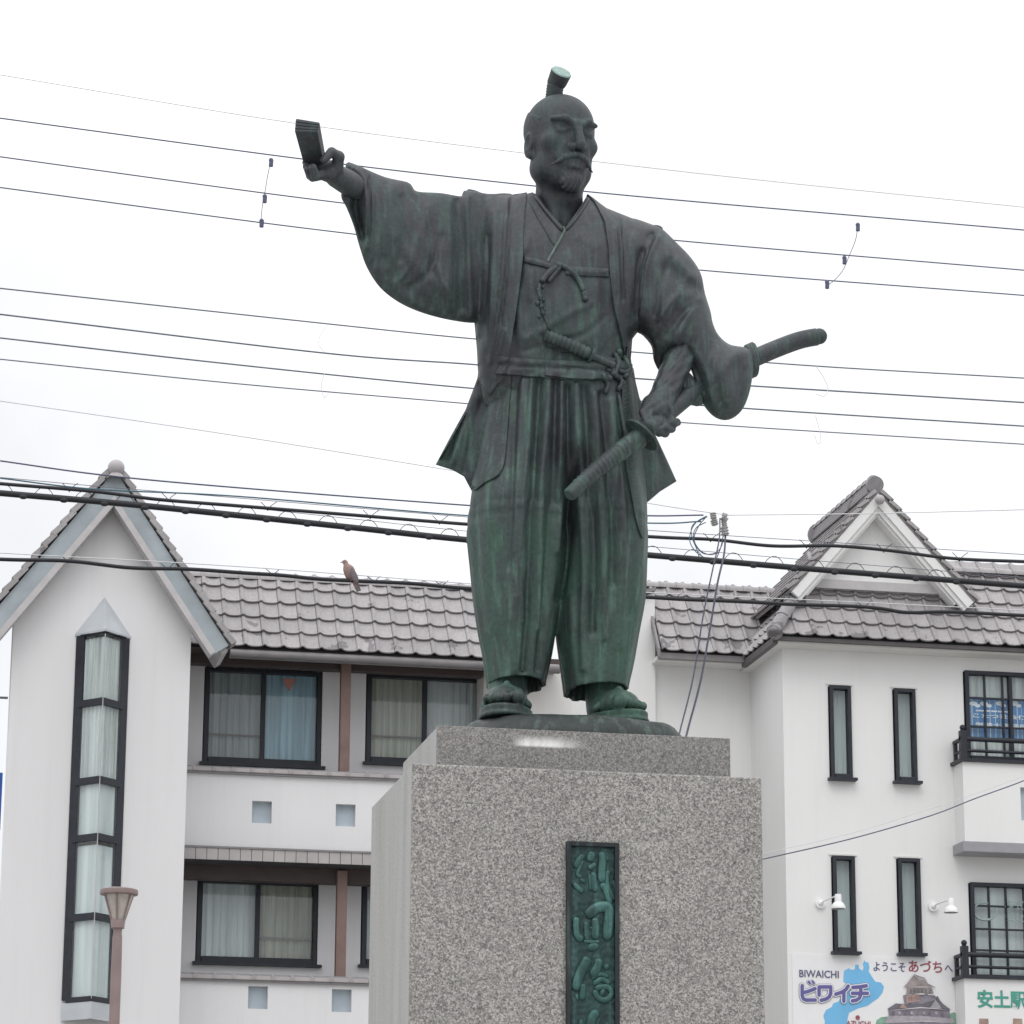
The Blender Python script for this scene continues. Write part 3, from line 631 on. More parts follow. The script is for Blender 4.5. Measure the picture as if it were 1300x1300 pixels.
# --- collars, belt, cords laid on
mb = MB(); strap(mb, [(680, 250), (690, 264), (702, 279), (714, 293)], 2.4, 1.0); strap(mb, [(747, 252), (739, 266), (729, 280), (718, 292)], 2.4, 1.0)
strap(mb, [(672, 256), (684, 278), (696, 298), (703, 311)], 1.3, .2)
part('collar_edge', mb, 'bronze', statue, smooth='all')
mb = MB(); strap(mb, [(714, 288), (717, 292), (711, 304), (703, 318), (697, 328), (695, 333)], 1.8, .9); part('collar_fold', mb, 'bronze_collar_highlight', statue, smooth='all')  # fold's highlight is painted with the paler bronze
for q in ([(664, 325), (675, 327), (690, 331), (701, 335), (702, 342), (690, 338), (664, 332)], [(718, 338), (745, 339), (773, 341), (773, 351), (745, 350), (718, 348)]):
    m_ = sheet(q, 6, 4.5, st=2.5, sm=False, edge=2); part('chest_cord', m_, 'bronze', statue, smooth=True)
bow = MB(); bow.ball(hit(710, 337, 3), 6 * MPP, sc=(1.1, .8, .8))
strap(bow, [(708, 338), (698, 345), (690, 354), (688, 358)], 4.2, 3.5); strap(bow, [(712, 338), (704, 348), (696, 358)], 3.2, 3)
strap(bow, [(713, 336), (725, 344), (735, 356), (741, 370)], 3.4, 3.5); strap(bow, [(741, 370), (743, 376), (743, 382)], 4.2, 2.5)
strap(bow, [(686, 360), (684, 370), (687, 382)], 2.8, 1.2); strap(bow, [(686, 375), (688, 395), (694, 408), (698, 420)], 2.0, .5)
for k in range(10): bow.ball(hit(686 + random.uniform(-4, 5), 364 + k * 4.2, 1.5), random.uniform(2, 3.4) * MPP, 8, 6)
part('bow_knot', bow, 'bronze_pale' if 0 else 'bronze', statue, smooth='all')
belt = sheet([(632, 452), (680, 456), (740, 458), (803, 462), (804, 478), (740, 482), (680, 478), (630, 474)], 8, 4, F=[([(634, 463), (700, 467), (800, 471)], 1.5, -3), ([(634, 457), (700, 461), (800, 466)], 2, 1.5)], st=2.5, sm=False)
reg(belt); part('belt', belt, 'bronze', statue, smooth='all')
m_ = sheet([(692, 462), (724, 466), (768, 472), (768, 482), (724, 480), (692, 476)], 6, 3.5, F=[([(722, 462), (721, 482)], 2, -3)], st=2, sm=False); reg(m_); part('belt_knot', m_, 'bronze', statue, smooth='all')
cord = MB()
for pts, r in (([(780, 448), (786, 462), (780, 475), (790, 484), (784, 496)], 3.6), ([(792, 452), (800, 470), (792, 480)], 3.8), ([(770, 470), (782, 470), (796, 474)], 3.4),
               ([(765, 475), (772, 488), (768, 500)], 3.2), ([(785, 500), (790, 530), (796, 560)], 3)):
    strap(cord, pts, r, r * .6)
for p in ((786, 447), (779, 474), (796, 473), (789, 486), (773, 480)): cord.ball(hit(p[0], p[1], 1), 4.6 * MPP)
part('sash_cords', cord, 'bronze', statue, smooth='all')
# short sword hilt in the belt
hl = MB(); a = hit(691, 427, 5); b = hit(748, 451, 3); P = [a + (b - a) * (i / 40) for i in range(41)]
hl.tube([p + Vector((0, -.012, .004 * sin(i / 40 * pi))) for i, p in enumerate(P)], [MPP * ((7.0 + 1.1 * (i % 4 < 2)) * (.75 if i in (0, 40) else 1)) for i in range(41)], 14)
hl.tube([b + Vector((.0, -.01, -.0)), b + (b - a).normalized() * .012 + Vector((0, -.01, 0))], 9.5 * MPP, 18)
hl.tube([b, b + (b - a) * .55], 5 * MPP, 10)
part('short_sword_hilt', hl, 'bronze', statue, smooth=True)

# ------------------------------------------------------------------ signed-distance sculpting
def caps(X, a, b, r1, r2=None):
    a = np.array(a, float); b = np.array(b, float); r2 = r1 if r2 is None else r2; ab = b - a
    t = np.clip(((X - a) @ ab) / (ab @ ab), 0, 1); return np.linalg.norm(X - a - t[:, None] * ab, axis=1) - (r1 + (r2 - r1) * t)
def ell(X, c, r):
    q = (X - np.array(c, float)) / np.array(r, float); k0 = np.linalg.norm(q, axis=1); k1 = np.linalg.norm(q / np.array(r, float), axis=1)
    return k0 * (k0 - 1) / np.maximum(k1, 1e-6)
def su(a, b, k):
    h = np.clip(.5 + .5 * (b - a) / k, 0, 1); return b + (a - b) * h - k * h * (1 - h)
def ss(a, b, k): return -su(-a, b, k)   # a minus b
def surfnet(f, lo, hi, st):
    lo = np.array(lo, float); n = [int((hi[i] - lo[i]) / st) + 2 for i in range(3)]
    G = np.stack(np.meshgrid(*[lo[i] + st * np.arange(n[i]) for i in range(3)], indexing='ij'), -1).reshape(-1, 3)
    V = f(G).reshape(n); c = [m - 1 for m in n]; acc = np.zeros(c + [3]); cnt = np.zeros(c)
    I = np.stack(np.meshgrid(*[np.arange(m) for m in c], indexing='ij'), -1)
    cor = [(i, j, k) for i in (0, 1) for j in (0, 1) for k in (0, 1)]
    sub = lambda o: V[o[0]:o[0] + c[0], o[1]:o[1] + c[1], o[2]:o[2] + c[2]]
    for o in cor:
        for ax in range(3):
            if o[ax]: continue
            o2 = list(o); o2[ax] = 1; a, b = sub(o), sub(o2); m = (a < 0) != (b < 0); t = np.where(m, a / np.where(m, a - b, 1), 0)
            for d in range(3): acc[..., d] += m * (o[d] + (t if d == ax else 0))
            cnt += m
    act = cnt > 0; idx = np.full(c, -1); idx[act] = np.arange(act.sum()); P = (I[act] + acc[act] / cnt[act][:, None]) * st + lo; F = []
    for ax in range(3):
        b_, c_ = [(1, 2), (2, 0), (0, 1)][ax]; s1 = [slice(None)] * 3; s2 = [slice(None)] * 3; s1[ax] = slice(0, -1); s2[ax] = slice(1, None)
        m = (V[tuple(s1)] < 0) != (V[tuple(s2)] < 0); W_ = np.argwhere(m); W_ = W_[(W_[:, b_] > 0) & (W_[:, c_] > 0) & (W_[:, b_] < c[b_]) & (W_[:, c_] < c[c_])]
        e1 = np.zeros(3, int); e1[b_] = 1; e2 = np.zeros(3, int); e2[c_] = 1
        g = lambda q: idx[q[:, 0], q[:, 1], q[:, 2]]
        Q = np.c_[g(W_ - e1 - e2), g(W_ - e2), g(W_), g(W_ - e1)]; Q = Q[(Q >= 0).all(1)]; F.append(Q)
    return P, [tuple(int(v) for v in q) for q in np.concatenate(F)]

# --- head (own axes in pixel-sized units: x right, y out of the face, z up)
def head(X):
    X0 = X; X = X.copy(); X[:, 2] = np.where(X[:, 2] < 10, 10 + (X[:, 2] - 10) * .88, X[:, 2])
    Xm = X.copy(); Xm[:, 0] = np.abs(Xm[:, 0])
    d = ell(X, (0, -6, 14), (43, 50, 44)); d = su(d, ell(X, (0, 6, -16), (38, 42, 46)), 14)
    d = su(d, ell(X, (0, 24, -46), (22, 20, 16)), 12)
    d = su(d, ell(Xm, (25, 28, -10), (13, 12, 10)), 8)
    d = su(d, ell(Xm, (28, 6, -38), (12, 20, 14)), 10)
    d = ss(d, ell(Xm, (17, 55, 2), (12, 13, 8)), 6)
    d = su(d, caps(Xm, (5, 46, 10), (16, 45, 16), 3.8, 3.8), 4); d = su(d, caps(Xm, (16, 45, 16), (31, 35, 15), 3.8, 2.8), 4)
    d = su(d, ell(Xm, (17, 37, 1.5), (9.5, 7.5, 6)), 1.5)
    d = su(d, caps(Xm, (8, 44, 4.5), (27, 36, 5), 1.7, 1.5), 1.2)
    d = su(d, caps(Xm, (9, 44, -3.5), (25, 38, -3.5), 1.4, 1.2), 1.2)
    d = su(d, caps(X, (0, 45, 12), (0, 59, -15), 4.2, 6.2), 5); d = su(d, ell(Xm, (7, 50, -17), (4.8, 6.5, 4.6)), 3)
    d = ss(d, ell(Xm, (3.6, 55, -22), (2.2, 3, 2)), 1.5)
    d = su(d, caps(Xm, (14, 44, -14), (21, 38, -28), 2.5), 5)
    d = su(d, ell(X, (0, 40, -31), (19, 10, 11)), 6)
    st = np.sin(X[:, 0] * 1.3 + X[:, 2] * .5)
    d = su(d, caps(Xm, (1.5, 52, -25), (14, 47.5, -29), 3.6, 3) - .5 * st, 1.5); d = su(d, caps(Xm, (14, 47.5, -29), (29, 38, -39), 3, 1.2) - .4 * st, 1.5)
    d = ss(d, caps(X, (-11, 52, -34), (11, 52, -34), 1.8), 1.2); d = su(d, caps(Xm, (0, 48, -38), (7, 46, -37.5), 3), 2)
    d = su(d, ell(X, (0, 39, -54), (14, 12, 13)) - .8 * np.sin(X[:, 0] * 1.1 + 2 * np.sin(X[:, 2] * .25)), 3)
    # ears
    e = ell(Xm, (42.5, -4, -12), (5, 9.5, 15)); e = ss(e, ell(Xm, (47, -1, -9), (3.4, 5.5, 9)), 2); e = su(e, ell(Xm, (41, 1, -24), (4, 5, 5)), 3); d = su(d, e, 2.5)
    # side hair: a shallow step round the shaven crown
    hair = np.maximum(ell(X, (0, -7, 13), (44.2, 51.4, 44.8)), np.maximum(X[:, 1] - 12 - .25 * X[:, 2], X[:, 2] - 34 + .35 * np.abs(X[:, 1] + 30)))
    d = su(d, hair + .3 * np.sin(X[:, 1] * .9 + X[:, 2] * .5), 1.5)
    X = X0; Xm = X.copy(); Xm[:, 0] = np.abs(Xm[:, 0]); nk = caps(X, (5, -6, -42), (10, -8, -135), 29, 33); nk = su(nk, caps(Xm, (24, -4, -45), (8, 18, -112), 6, 5), 7); nk = su(nk, ell(X, (2, 18, -82), (6, 7, 8)), 8)
    return su(d, nk, 9)
P, F = surfnet(head, (-54, -66, -134), (54, 70, 66), 1.25)
hyaw = R_(14.5); hpitch = R_(-9)
HX = np.array([cos(hyaw), sin(hyaw) * 1, 0]); HXv = Vector((cos(hyaw), sin(hyaw), 0))
hf = Vector((sin(hyaw), -cos(hyaw), 0)); fwd = (hf * cos(hpitch) + Vector((0, 0, 1)) * sin(hpitch)).normalized(); upv = HXv.cross(fwd) * -1
if upv.z < 0: upv = -upv
hc = S(712, 176, 4)
def HW(p): return np.array(hc)[None] + MPP * (p[:, :1] * np.array(HXv)[None] + p[:, 1:2] * np.array(fwd)[None] + p[:, 2:3] * np.array(upv)[None])
headm = MB().add(HW(P), F); reg(headm); headp = part('head', headm, 'bronze', statue, smooth='all')
def HV(x, y, z): return Vector(HW(np.array([[x, y, z]], float))[0].tolist())
# topknot: wrapped stalk and flared tuft with its pale end
tk0 = HV(-6, -18, 46); tk1 = Vector(S(705, 108, 4)); tax = Vector((.22, -.74, .63)).normalized(); tk2 = Vector(S(712.5, 92, -8)); tkm = tk2 - tax * MPP * 14
mb = MB(); q = [tk0 + (tk1 - tk0) * (i / 14) for i in range(15)]; mb.tube(q, [MPP * (10.5 + (.8 if i % 2 else 0)) for i in range(15)], 20)
q = crom([tk1, tk1 + (tkm - tk1) * .5 + Vector((0, .01, .01)), tkm, tk2], 5); n_ = len(q); mb.tube(q, [MPP * (9.5 + 4.2 * (i / (n_ - 1)) ** .8) for i in range(n_)], 24)
tkp = part('topknot', mb, 'bronze', headp, smooth=True)
ax = tax; mb = MB(); mb.tube([tk2 + ax * .001, tk2 + ax * .006, tk2 + ax * .009], [MPP * 13.2, MPP * 12.4, MPP * 7], 24); part('topknot_end', mb, 'bronze_pale', headp, smooth=True)

# --- raised hand with fan (pixel/depth axes)
def hand1(X):
    d = caps(X, (462, 243, -46), (428, 224, -82), 18, 15)
    d = su(d, ell(X, (417, 217, -94), (17, 14, 13)), 7)
    # thumb arching up and closing on the fan
    d = su(d, caps(X, (428, 214, -98), (430, 199, -104), 8, 7.2), 4); d = su(d, caps(X, (430, 199, -104), (421, 193, -112), 7.2, 6), 2.5); d = su(d, caps(X, (421, 193, -112), (411, 203, -118), 6, 5), 2)
    # four fingers curled under and round the fan
    for k, (bx, by, bz, mx_, my, mz, tx, ty, tz) in enumerate(((410, 222, -104, 401, 224, -118, 397, 213, -124), (406, 222, -98, 397, 225, -108, 391, 215, -116),
                                                              (404, 221, -92, 394, 223, -99, 389, 211, -106), (404, 217, -86, 394, 217, -90, 388, 206, -97))):
        r = 6.4 - .3 * k
        d = su(d, caps(X, (bx, by, bz), (mx_, my, mz), r, r - .3), 2.2); d = su(d, caps(X, (mx_, my, mz), (tx, ty, tz), r - .3, r - 1.0), 1.2)
    return d
P, F = surfnet(hand1, (378, 180, -132), (468, 252, -44), 1.3)
hm = MB().add(SN(P[:, 0], P[:, 1], P[:, 2]), F); reg(hm); part('hand', hm, 'bronze', statue, smooth='all', label='raised hand gripping the closed fan')
# closed fan: a tapering slab towards the viewer
fa = [(389, 222, -82), (413, 220, -82), (415, 206, -80), (391, 208, -80)]; fb = [(374, 167, -150), (403, 167.5, -150), (406, 155, -147), (375.5, 150, -147)]
mb = MB(); rings = []
for k in range(13):
    u = k / 12; rings.append([S(*(np.array(p) * (1 - u) + np.array(q) * u)) for p, q in zip(fa, fb)])
mb.add([p for r in rings for p in r], [(i * 4 + j, i * 4 + (j + 1) % 4, (i + 1) * 4 + (j + 1) % 4, (i + 1) * 4 + j) for i in range(12) for j in range(4)] + [(3, 2, 1, 0), (48, 49, 50, 51)])
fan = part('closed_fan', mb, 'bronze', statue, bevel=.004)
mb = MB()
for k in (.25, .5, .75):
    a = S(*(np.array(fb[0]) * (1 - k) + np.array(fb[3]) * k)); b = S(*(np.array(fb[1]) * (1 - k) + np.array(fb[2]) * k)); mb.tube([a + Vector((0, -.001, 0)), b + Vector((0, -.001, 0))], .0022, 6)
part('fan_ribs', mb, 'bronze', fan)

# --- sword hand and forearm
def hand2(X):
    d = caps(X, (870, 436, -2), (842, 503, -44), 21, 17.5); d = su(d, ell(X, (834, 520, -54), (21, 20, 16)), 8)
    # knuckles and fingers folding over the hilt towards lower right
    for k, (a, b, c) in enumerate((((822, 522, -62), (826, 540, -72), (836, 550, -66)), ((830, 527, -62), (835, 545, -71), (845, 551, -62)),
                                   ((839, 530, -60), (845, 543, -67), (853, 545, -58)), ((848, 527, -56), (855, 537, -60), (860, 536, -52)))):
        d = su(d, caps(X, a, b, 6.2, 5.8), 2.0); d = su(d, caps(X, b, c, 5.8, 4.8), 1.2)
    d = su(d, caps(X, (824, 510, -52), (817, 524, -66), 7, 6), 4); d = su(d, caps(X, (817, 524, -66), (822, 536, -76), 5.6, 5), 2)
    d = d - .9 * np.sin(X[:, 0] * .42 + X[:, 1] * .2) * np.clip((505 - X[:, 1]) / 20, 0, 1) - .4 * np.sin(X[:, 1] * .5 + X[:, 0] * .3)
    for k in range(4):
        d = su(d, caps(X, (852 - k * 5, 495, -58 + k), (852 - k * 8.5, 524, -68), 1.4), 3)
    return d
P, F = surfnet(hand2, (796, 425, -92), (886, 560, 4), 1.4)
hm = MB().add(SN(P[:, 0], P[:, 1], P[:, 2]), F); reg(hm); part('hand', hm, 'bronze', statue, smooth='all', label='hand resting on the sword at the hip')
# --- long sword: wrapped hilt, guard, scabbard passing behind the sleeve
sw = MB(); a = Vector(S(722, 629, -118)); b = Vector(S(812, 556, -82)); L = (b - a); n_ = 60
sw.tube([a + L * (i / n_) + Vector((0, 0, .012 * sin(pi * i / n_))) for i in range(n_ + 1)], [MPP * ((8.5 + 4.0 * (i / n_)) + (.7 if i % 3 == 0 else -.4) * (8 < i < 52)) * (.8 if i == 0 else 1) for i in range(n_ + 1)], 18)
part('sword_hilt', sw, 'bronze', statue, smooth=True)
g0 = Vector(S(815, 552, -80)); ax = L.normalized(); mb = MB()
gax = (ax + Vector((0, -.25, .15))).normalized()
mb.tube([g0 - gax * .006, g0 - gax * .005, g0 + gax * .005, g0 + gax * .006], [MPP * 23, MPP * 25, MPP * 25, MPP * 23], 40); mb.tube([g0 - gax * .012, g0], MPP * 14, 20)
part('sword_guard', mb, 'bronze', statue, smooth=True)
sc = MB(); pts = [S(820, 547, -76), S(850, 522, -40), S(890, 490, 0), S(925, 470, 30), S(955, 456, 44), S(985, 443, 54), S(1015, 432, 62), S(1040, 427, 68)]
q = crom(pts, 6); sc.tube(q, [MPP * 11.5 * (1 if i < len(q) - 1 else .6) for i in range(len(q))], 16); sc.ball(q[-1], MPP * 10.5); part('scabbard', sc, 'bronze', statue, smooth='all')
mb = MB(); c0 = Vector(S(953, 458, 30)); axs = (Vector(pts[5]) - Vector(pts[4])).normalized()
for k in range(3):
    cc = c0 + axs * (k - 1) * .014; mb.tube([cc + (Vector((0, 1, 0)) * cos(t_) * 16 + Vector((-.12, 0, 1)).normalized() * sin(t_) * 20) * MPP for t_ in np.linspace(0, 2 * pi, 24, endpoint=False)], MPP * 3.2, 8, closed=True)
part('sleeve_cord', mb, 'bronze', statue, smooth='all')

# --- feet, with sandal straps
def foot(cx, cy, sx, turn):
    def f(X):
        Y_ = X.copy(); Y_[:, 0] = (Y_[:, 0] - cx) * sx; Y_[:, 1] -= cy
        c_, s_ = cos(turn), sin(turn); x = Y_[:, 0] * c_ + Y_[:, 2] * s_; z = -Y_[:, 0] * s_ + Y_[:, 2] * c_; Q = np.c_[x, Y_[:, 1], z]
        d = caps(Q, (0, -34, 22), (0, -6, 14), 22, 23); d = su(d, ell(Q, (0, -2, -12), (27, 13, 36)), 9)
        for k, (tx, r) in enumerate(((19, 8.5), (5, 6.6), (-5, 6.2), (-14, 5.8), (-22, 5.2))):
            d = su(d, ell(Q, (tx, 2, -46 + abs(tx - 19) * .35), (r, r, 10)), 2.0)
        d = su(d, caps(Q, (-27, 2, -10), (0, -14, -18), 3.4), 1); d = su(d, caps(Q, (27, 2, -10), (0, -14, -18), 3.4), 1); d = su(d, caps(Q, (0, -14, -18), (9, 0, -46), 3), 1)
        so = np.maximum(ell(Q, (0, 12, -8), (34, 9, 54)), Q[:, 1] - 14); d = su(d, so, 1.5)
        return d
    P, F = surfnet(f, (cx - 62, cy - 44, -76), (cx + 62, cy + 24, 62), 1.6); return MB().add(SN(P[:, 0], P[:, 1], P[:, 2]), F)
# lay feet out on the plinth: work in plane axes where y is measured down the page at the statue's own distance
def foot3d(px, py, d0, turn, mir):
    base = S(px, py, d0)
    def f(Q):
        x, y, z = Q[:, 0] * mir, -Q[:, 2], Q[:, 1]; W3 = np.c_[x, y, z]
        d = caps(W3, (0, -62, 22), (0, -14, 12), 24, 24); d = su(d, ell(W3, (0, -12, -10), (25, 15, 36)), 8)
        for tx, r in ((18, 8.6), (4.5, 6.6), (-5, 6.2), (-13.5, 5.8), (-21.5, 5.2)): d = su(d, ell(W3, (tx, -10, -44 + abs(tx - 18) * .3), (r * .95, r, 12)), 1.0)
        d = su(d, caps(W3, (-27, -8, -8), (2, -26, -20), 3.8), 1); d = su(d, caps(W3, (28, -8, -8), (2, -26, -20), 3.8), 1); d = su(d, caps(W3, (2, -26, -20), (11, -12, -46), 3.4), 1)
        so = np.maximum(ell(W3, (0, 0, -8), (32, 40, 54)), np.abs(W3[:, 1] - .5) - 3.4); d = np.minimum(d, so); so2 = np.maximum(ell(W3, (0, 0, -8), (34, 40, 56)), np.abs(W3[:, 1] - 6.2) - 1.8); return np.minimum(d, so2)
    P, F = surfnet(f, (-60, -76, -12), (60, 62, 88), 1.7)
    c_, s_ = cos(turn), sin(turn); X = P[:, 0] * c_ - P[:, 1] * s_; Y = P[:, 0] * s_ + P[:, 1] * c_
    return MB().add(np.c_[base.x + X * MPP, base.y + Y * MPP, base.z + P[:, 2] * MPP * 1.3], F)
zpl = at(720, 905, YS - .34).z
for px, t_, mir in ((643, R_(-16), 1), (776, R_(20), -1)):
    b = S(px, 890, -4); q = foot3d(px, 890, -14, t_, mir)
    vz = np.array(q.v); dz = zpl - .004 - vz[:, 2].min(); q.v = [(x, y, z + dz) for x, y, z in q.v]
    part('foot', q, 'bronze', statue, smooth='all')
# --- cast plinth under the feet
pl = []; n_ = 72; a = S(577, 922, 0); b = S(868, 932, 0); cxp = (a.x + b.x) / 2; hw = (b.x - a.x) / 2; mb = MB(); zt = zpl
prof = [(1.0, ztop2 - .002), (1.0, ztop2 + .010), (.975, ztop2 + (zt - ztop2) * .4), (.92, ztop2 + (zt - ztop2) * .78), (.88, ztop2 + (zt - ztop2) * .95), (.84, zt), (.7, zt), (.3, zt), (0.01, zt)]
rows = []
for s_, z in prof:
    rows.append([(cxp + hw * s_ * cos(2 * pi * j / n_) * (1 + .012 * sin(j * .9) + .01 * sin(j * 2.3)), YS + .0 + .375 * s_ * math.copysign(abs(sin(2 * pi * j / n_)) ** .7, sin(2 * pi * j / n_)) * (1 + .015 * sin(j * 1.3)), z + (.004 * sin(j * .7) if 1 < len(rows) < 5 else 0)) for j in range(n_)])
mb.add([p for r in rows for p in r], [(i * n_ + j, i * n_ + (j + 1) % n_, (i + 1) * n_ + (j + 1) % n_, (i + 1) * n_ + j) for i in range(len(rows) - 1) for j in range(n_)])
part('plinth', mb, 'bronze_plinth', statue, smooth=True)

# ------------------------------------------------------------------ roof tile
TW, TE, SL_A = .2735, .316, R_(55)
def tile_mesh(name, w, e, mat, roll=.045):
    """one clay pan tile: rounded roll on the left, shallow dish; local x across, y up-slope, z out"""
    prof = [(0, .012), (.04, roll * .75), (.12, roll), (.2, roll * .75), (.27, .016), (.45, .002), (.7, .000), (.9, .008), (1.0, .018)]
    V = []; L = e * 1.14; th = .022
    for yy, lift in ((0, .044), (L, .0)):
        V += [(u * w * .985, yy, z + lift) for u, z in prof]
    for yy, lift in ((0, .044), (L, .0)):
        V += [(u * w * .985, yy, z + lift - th) for u, z in prof]
    n = len(prof); F = []
    for i in range(n - 1): F += [(i, i + 1, n + i + 1, n + i), (2 * n + i, 3 * n + i, 3 * n + i + 1, 2 * n + i + 1), (i, 2 * n + i, 2 * n + i + 1, i + 1)]
    F += [(0, n, 3 * n, 2 * n), (n - 1, 3 * n - 1, 4 * n - 1, 2 * n - 1)]
    me = bpy.data.meshes.new(name); me.from_pydata(V, [], F); bm = bmesh.new(); bm.from_mesh(me); bmesh.ops.recalc_face_normals(bm, faces=bm.faces); bm.to_mesh(me); bm.free()
    me.polygons.foreach_set('use_smooth', [True] * len(me.polygons)); me.set_sharp_from_angle(angle=R_(40)); me.materials.append(MATS[mat]); return me
TM = tile_mesh('roof_tile', TW, TE, 'roof_tile'); TMW = tile_mesh('roof_tile_worn', TW, TE, 'roof_tile_worn')
def place(me, name, parent, loc, xa, ya):
    """mesh instance with local x along xa, y along ya"""
    xa = Vector(xa).normalized(); ya = Vector(ya).normalized(); za = xa.cross(ya)
    o = bpy.data.objects.new(name, me); COL.objects.link(o); o.parent = parent; loc = Vector(loc) - WLOC[parent.name]
    o.matrix_basis = Matrix(((xa.x, ya.x, za.x, loc.x), (xa.y, ya.y, za.y, loc.y), (xa.z, ya.z, za.z, loc.z), (0, 0, 0, 1))); return o
def roof_field(parent, x0, cols, Yeave, zeave, rows, me=TM, worn=(), skip=lambda c, r: False, slope=SL_A, xa=(1, 0, 0), run=(0, 1, 0), tw=TW, te=TE):
    xa = Vector(xa); run = Vector(run); ups = run * cos(slope) + Vector((0, 0, sin(slope)))
    org = Vector((x0, Yeave, zeave))
    for r in range(rows):
        for c in range(cols):
            if skip(c, r): continue
            p = org + xa * (c * tw) + ups * (r * te) + Vector((random.uniform(-.002, .002), 0, random.uniform(-.003, .003)))
            place(TMW if (r in worn) else me, 'roof_tile', parent, p, xa, ups)
def half_round(w, r, mat, name, n=10):
    V = []; F = []
    for x, rr in ((0, r * 1.12), (w * .16, r * 1.12), (w * .165, r), (w, r)):
        for k in range(n + 1): a = pi * k / n; V.append((x, -cos(a) * rr, sin(a) * rr))
    V2 = len(V)
    for i in range(3):
        for k in range(n): F.append((i * (n + 1) + k, i * (n + 1) + k + 1, (i + 1) * (n + 1) + k + 1, (i + 1) * (n + 1) + k))
    F.append(tuple(range(n + 1))); F.append(tuple(3 * (n + 1) + k for k in range(n + 1)))
    me = bpy.data.meshes.new(name); me.from_pydata(V, [], F); bm = bmesh.new(); bm.from_mesh(me); bmesh.ops.recalc_face_normals(bm, faces=bm.faces); bm.to_mesh(me); bm.free()
    me.polygons.foreach_set('use_smooth', [True] * len(me.polygons)); me.set_sharp_from_angle(angle=R_(40)); me.materials.append(MATS[mat]); return me
RM = half_round(TW, .10, 'roof_tile', 'ridge_tile')

def bx(px0, py0, px1, py1, Y, dy, mb=None):
    x0, x1, z0, z1 = rect(px0, py0, px1, py1, Y); return (mb or MB()).box(x0, x1, Y, Y + dy, z0, z1)
def window(parent, px0, py0, px1, py1, Y, fw=.075, mull=(), bars=(), curt='curtain_grey', curt2=None, fdep=.1, sash=None, wavy=True, rail=None, cols=None):
    """framed window; mull = fractions of stiles, bars = fractions of horizontal bars; curtain behind the glass"""
    x0, x1, z0, z1 = rect(px0, py0, px1, py1, Y); W_, H_ = x1 - x0, z1 - z0; m = MB()
    m.box(x0, x0 + fw, Y - fdep, Y + .02, z0, z1); m.box(x1 - fw, x1, Y - fdep, Y + .02, z0, z1)
    m.box(x0 + fw, x1 - fw, Y - fdep, Y + .02, z1 - fw, z1); m.box(x0 + fw, x1 - fw, Y - fdep - .02, Y + .02, z0, z0 + fw * 1.1)
    fr = part('window', m, 'dark_frame', parent, bevel=.006)
    m = MB(); m.box(x0 - .05, x1 + .05, Y - fdep - .08, Y, z0 - .045, z0 - .003); part('sill', m, 'dark_frame', fr)
    xs = [x0 + fw] + [x0 + W_ * f for f in mull] + [x1 - fw]
    for i in range(len(xs) - 1):
        m = MB(); m.box(xs[i] + .01, xs[i + 1] - .01, Y - .035 - .02 * (i % 2), Y - .029 - .02 * (i % 2), z0 + fw, z1 - fw); part('pane', m, 'glass', fr)
        cm = curt if (i % 2 == 0 or not curt2) else curt2; n = 60; V = []; F = []; a_, b_ = xs[i], xs[i + 1]
        for k in range(n + 1):
            x = a_ + (b_ - a_) * k / n; dy = .03 * sin(k * .75 + i) + .015 * sin(k * 1.7) if wavy else 0; V += [(x, Y + .03 + dy * .6, z0 + .02), (x + .01 * sin(k), Y + .03 + dy * .4, z1 - .02)]
        F = [(2 * k, 2 * k + 2, 2 * k + 3, 2 * k + 1) for k in range(n)]; part('curtain', MB().add(V, F), cm, fr, smooth='all')
    for f in mull:
        m = MB(); x = x0 + W_ * f; m.box(x - fw * .42, x + fw * .42, Y - fdep * .85, Y + .01, z0 + fw * 1.1, z1 - fw); part('stile', m, 'dark_frame', fr)
    if rail is not None:
        i, f = rail; m = MB(); m.box(xs[i] + .01, xs[i + 1] - .01, Y - .045, Y - .02, z0 + H_ * f, z0 + H_ * f + .025); part('sash_rail', m, 'gutter', fr)
    for f in bars:
        m = MB(); m.box(x0 + fw, x1 - fw, Y - .06, Y - .025, z0 + H_ * f - .014, z0 + H_ * f + .014); part('glazing_bar', m, 'dark_frame', fr)
    if cols:
        for f in cols:
            m = MB(); m.box(x0 + W_ * f - .014, x0 + W_ * f + .014, Y - .066, Y - .03, z0 + fw * 1.1, z1 - fw); part('glazing_bar', m, 'dark_frame', fr)
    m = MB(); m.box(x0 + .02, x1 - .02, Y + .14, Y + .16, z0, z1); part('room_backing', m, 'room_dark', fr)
    return fr, (x0, x1, z0, z1)

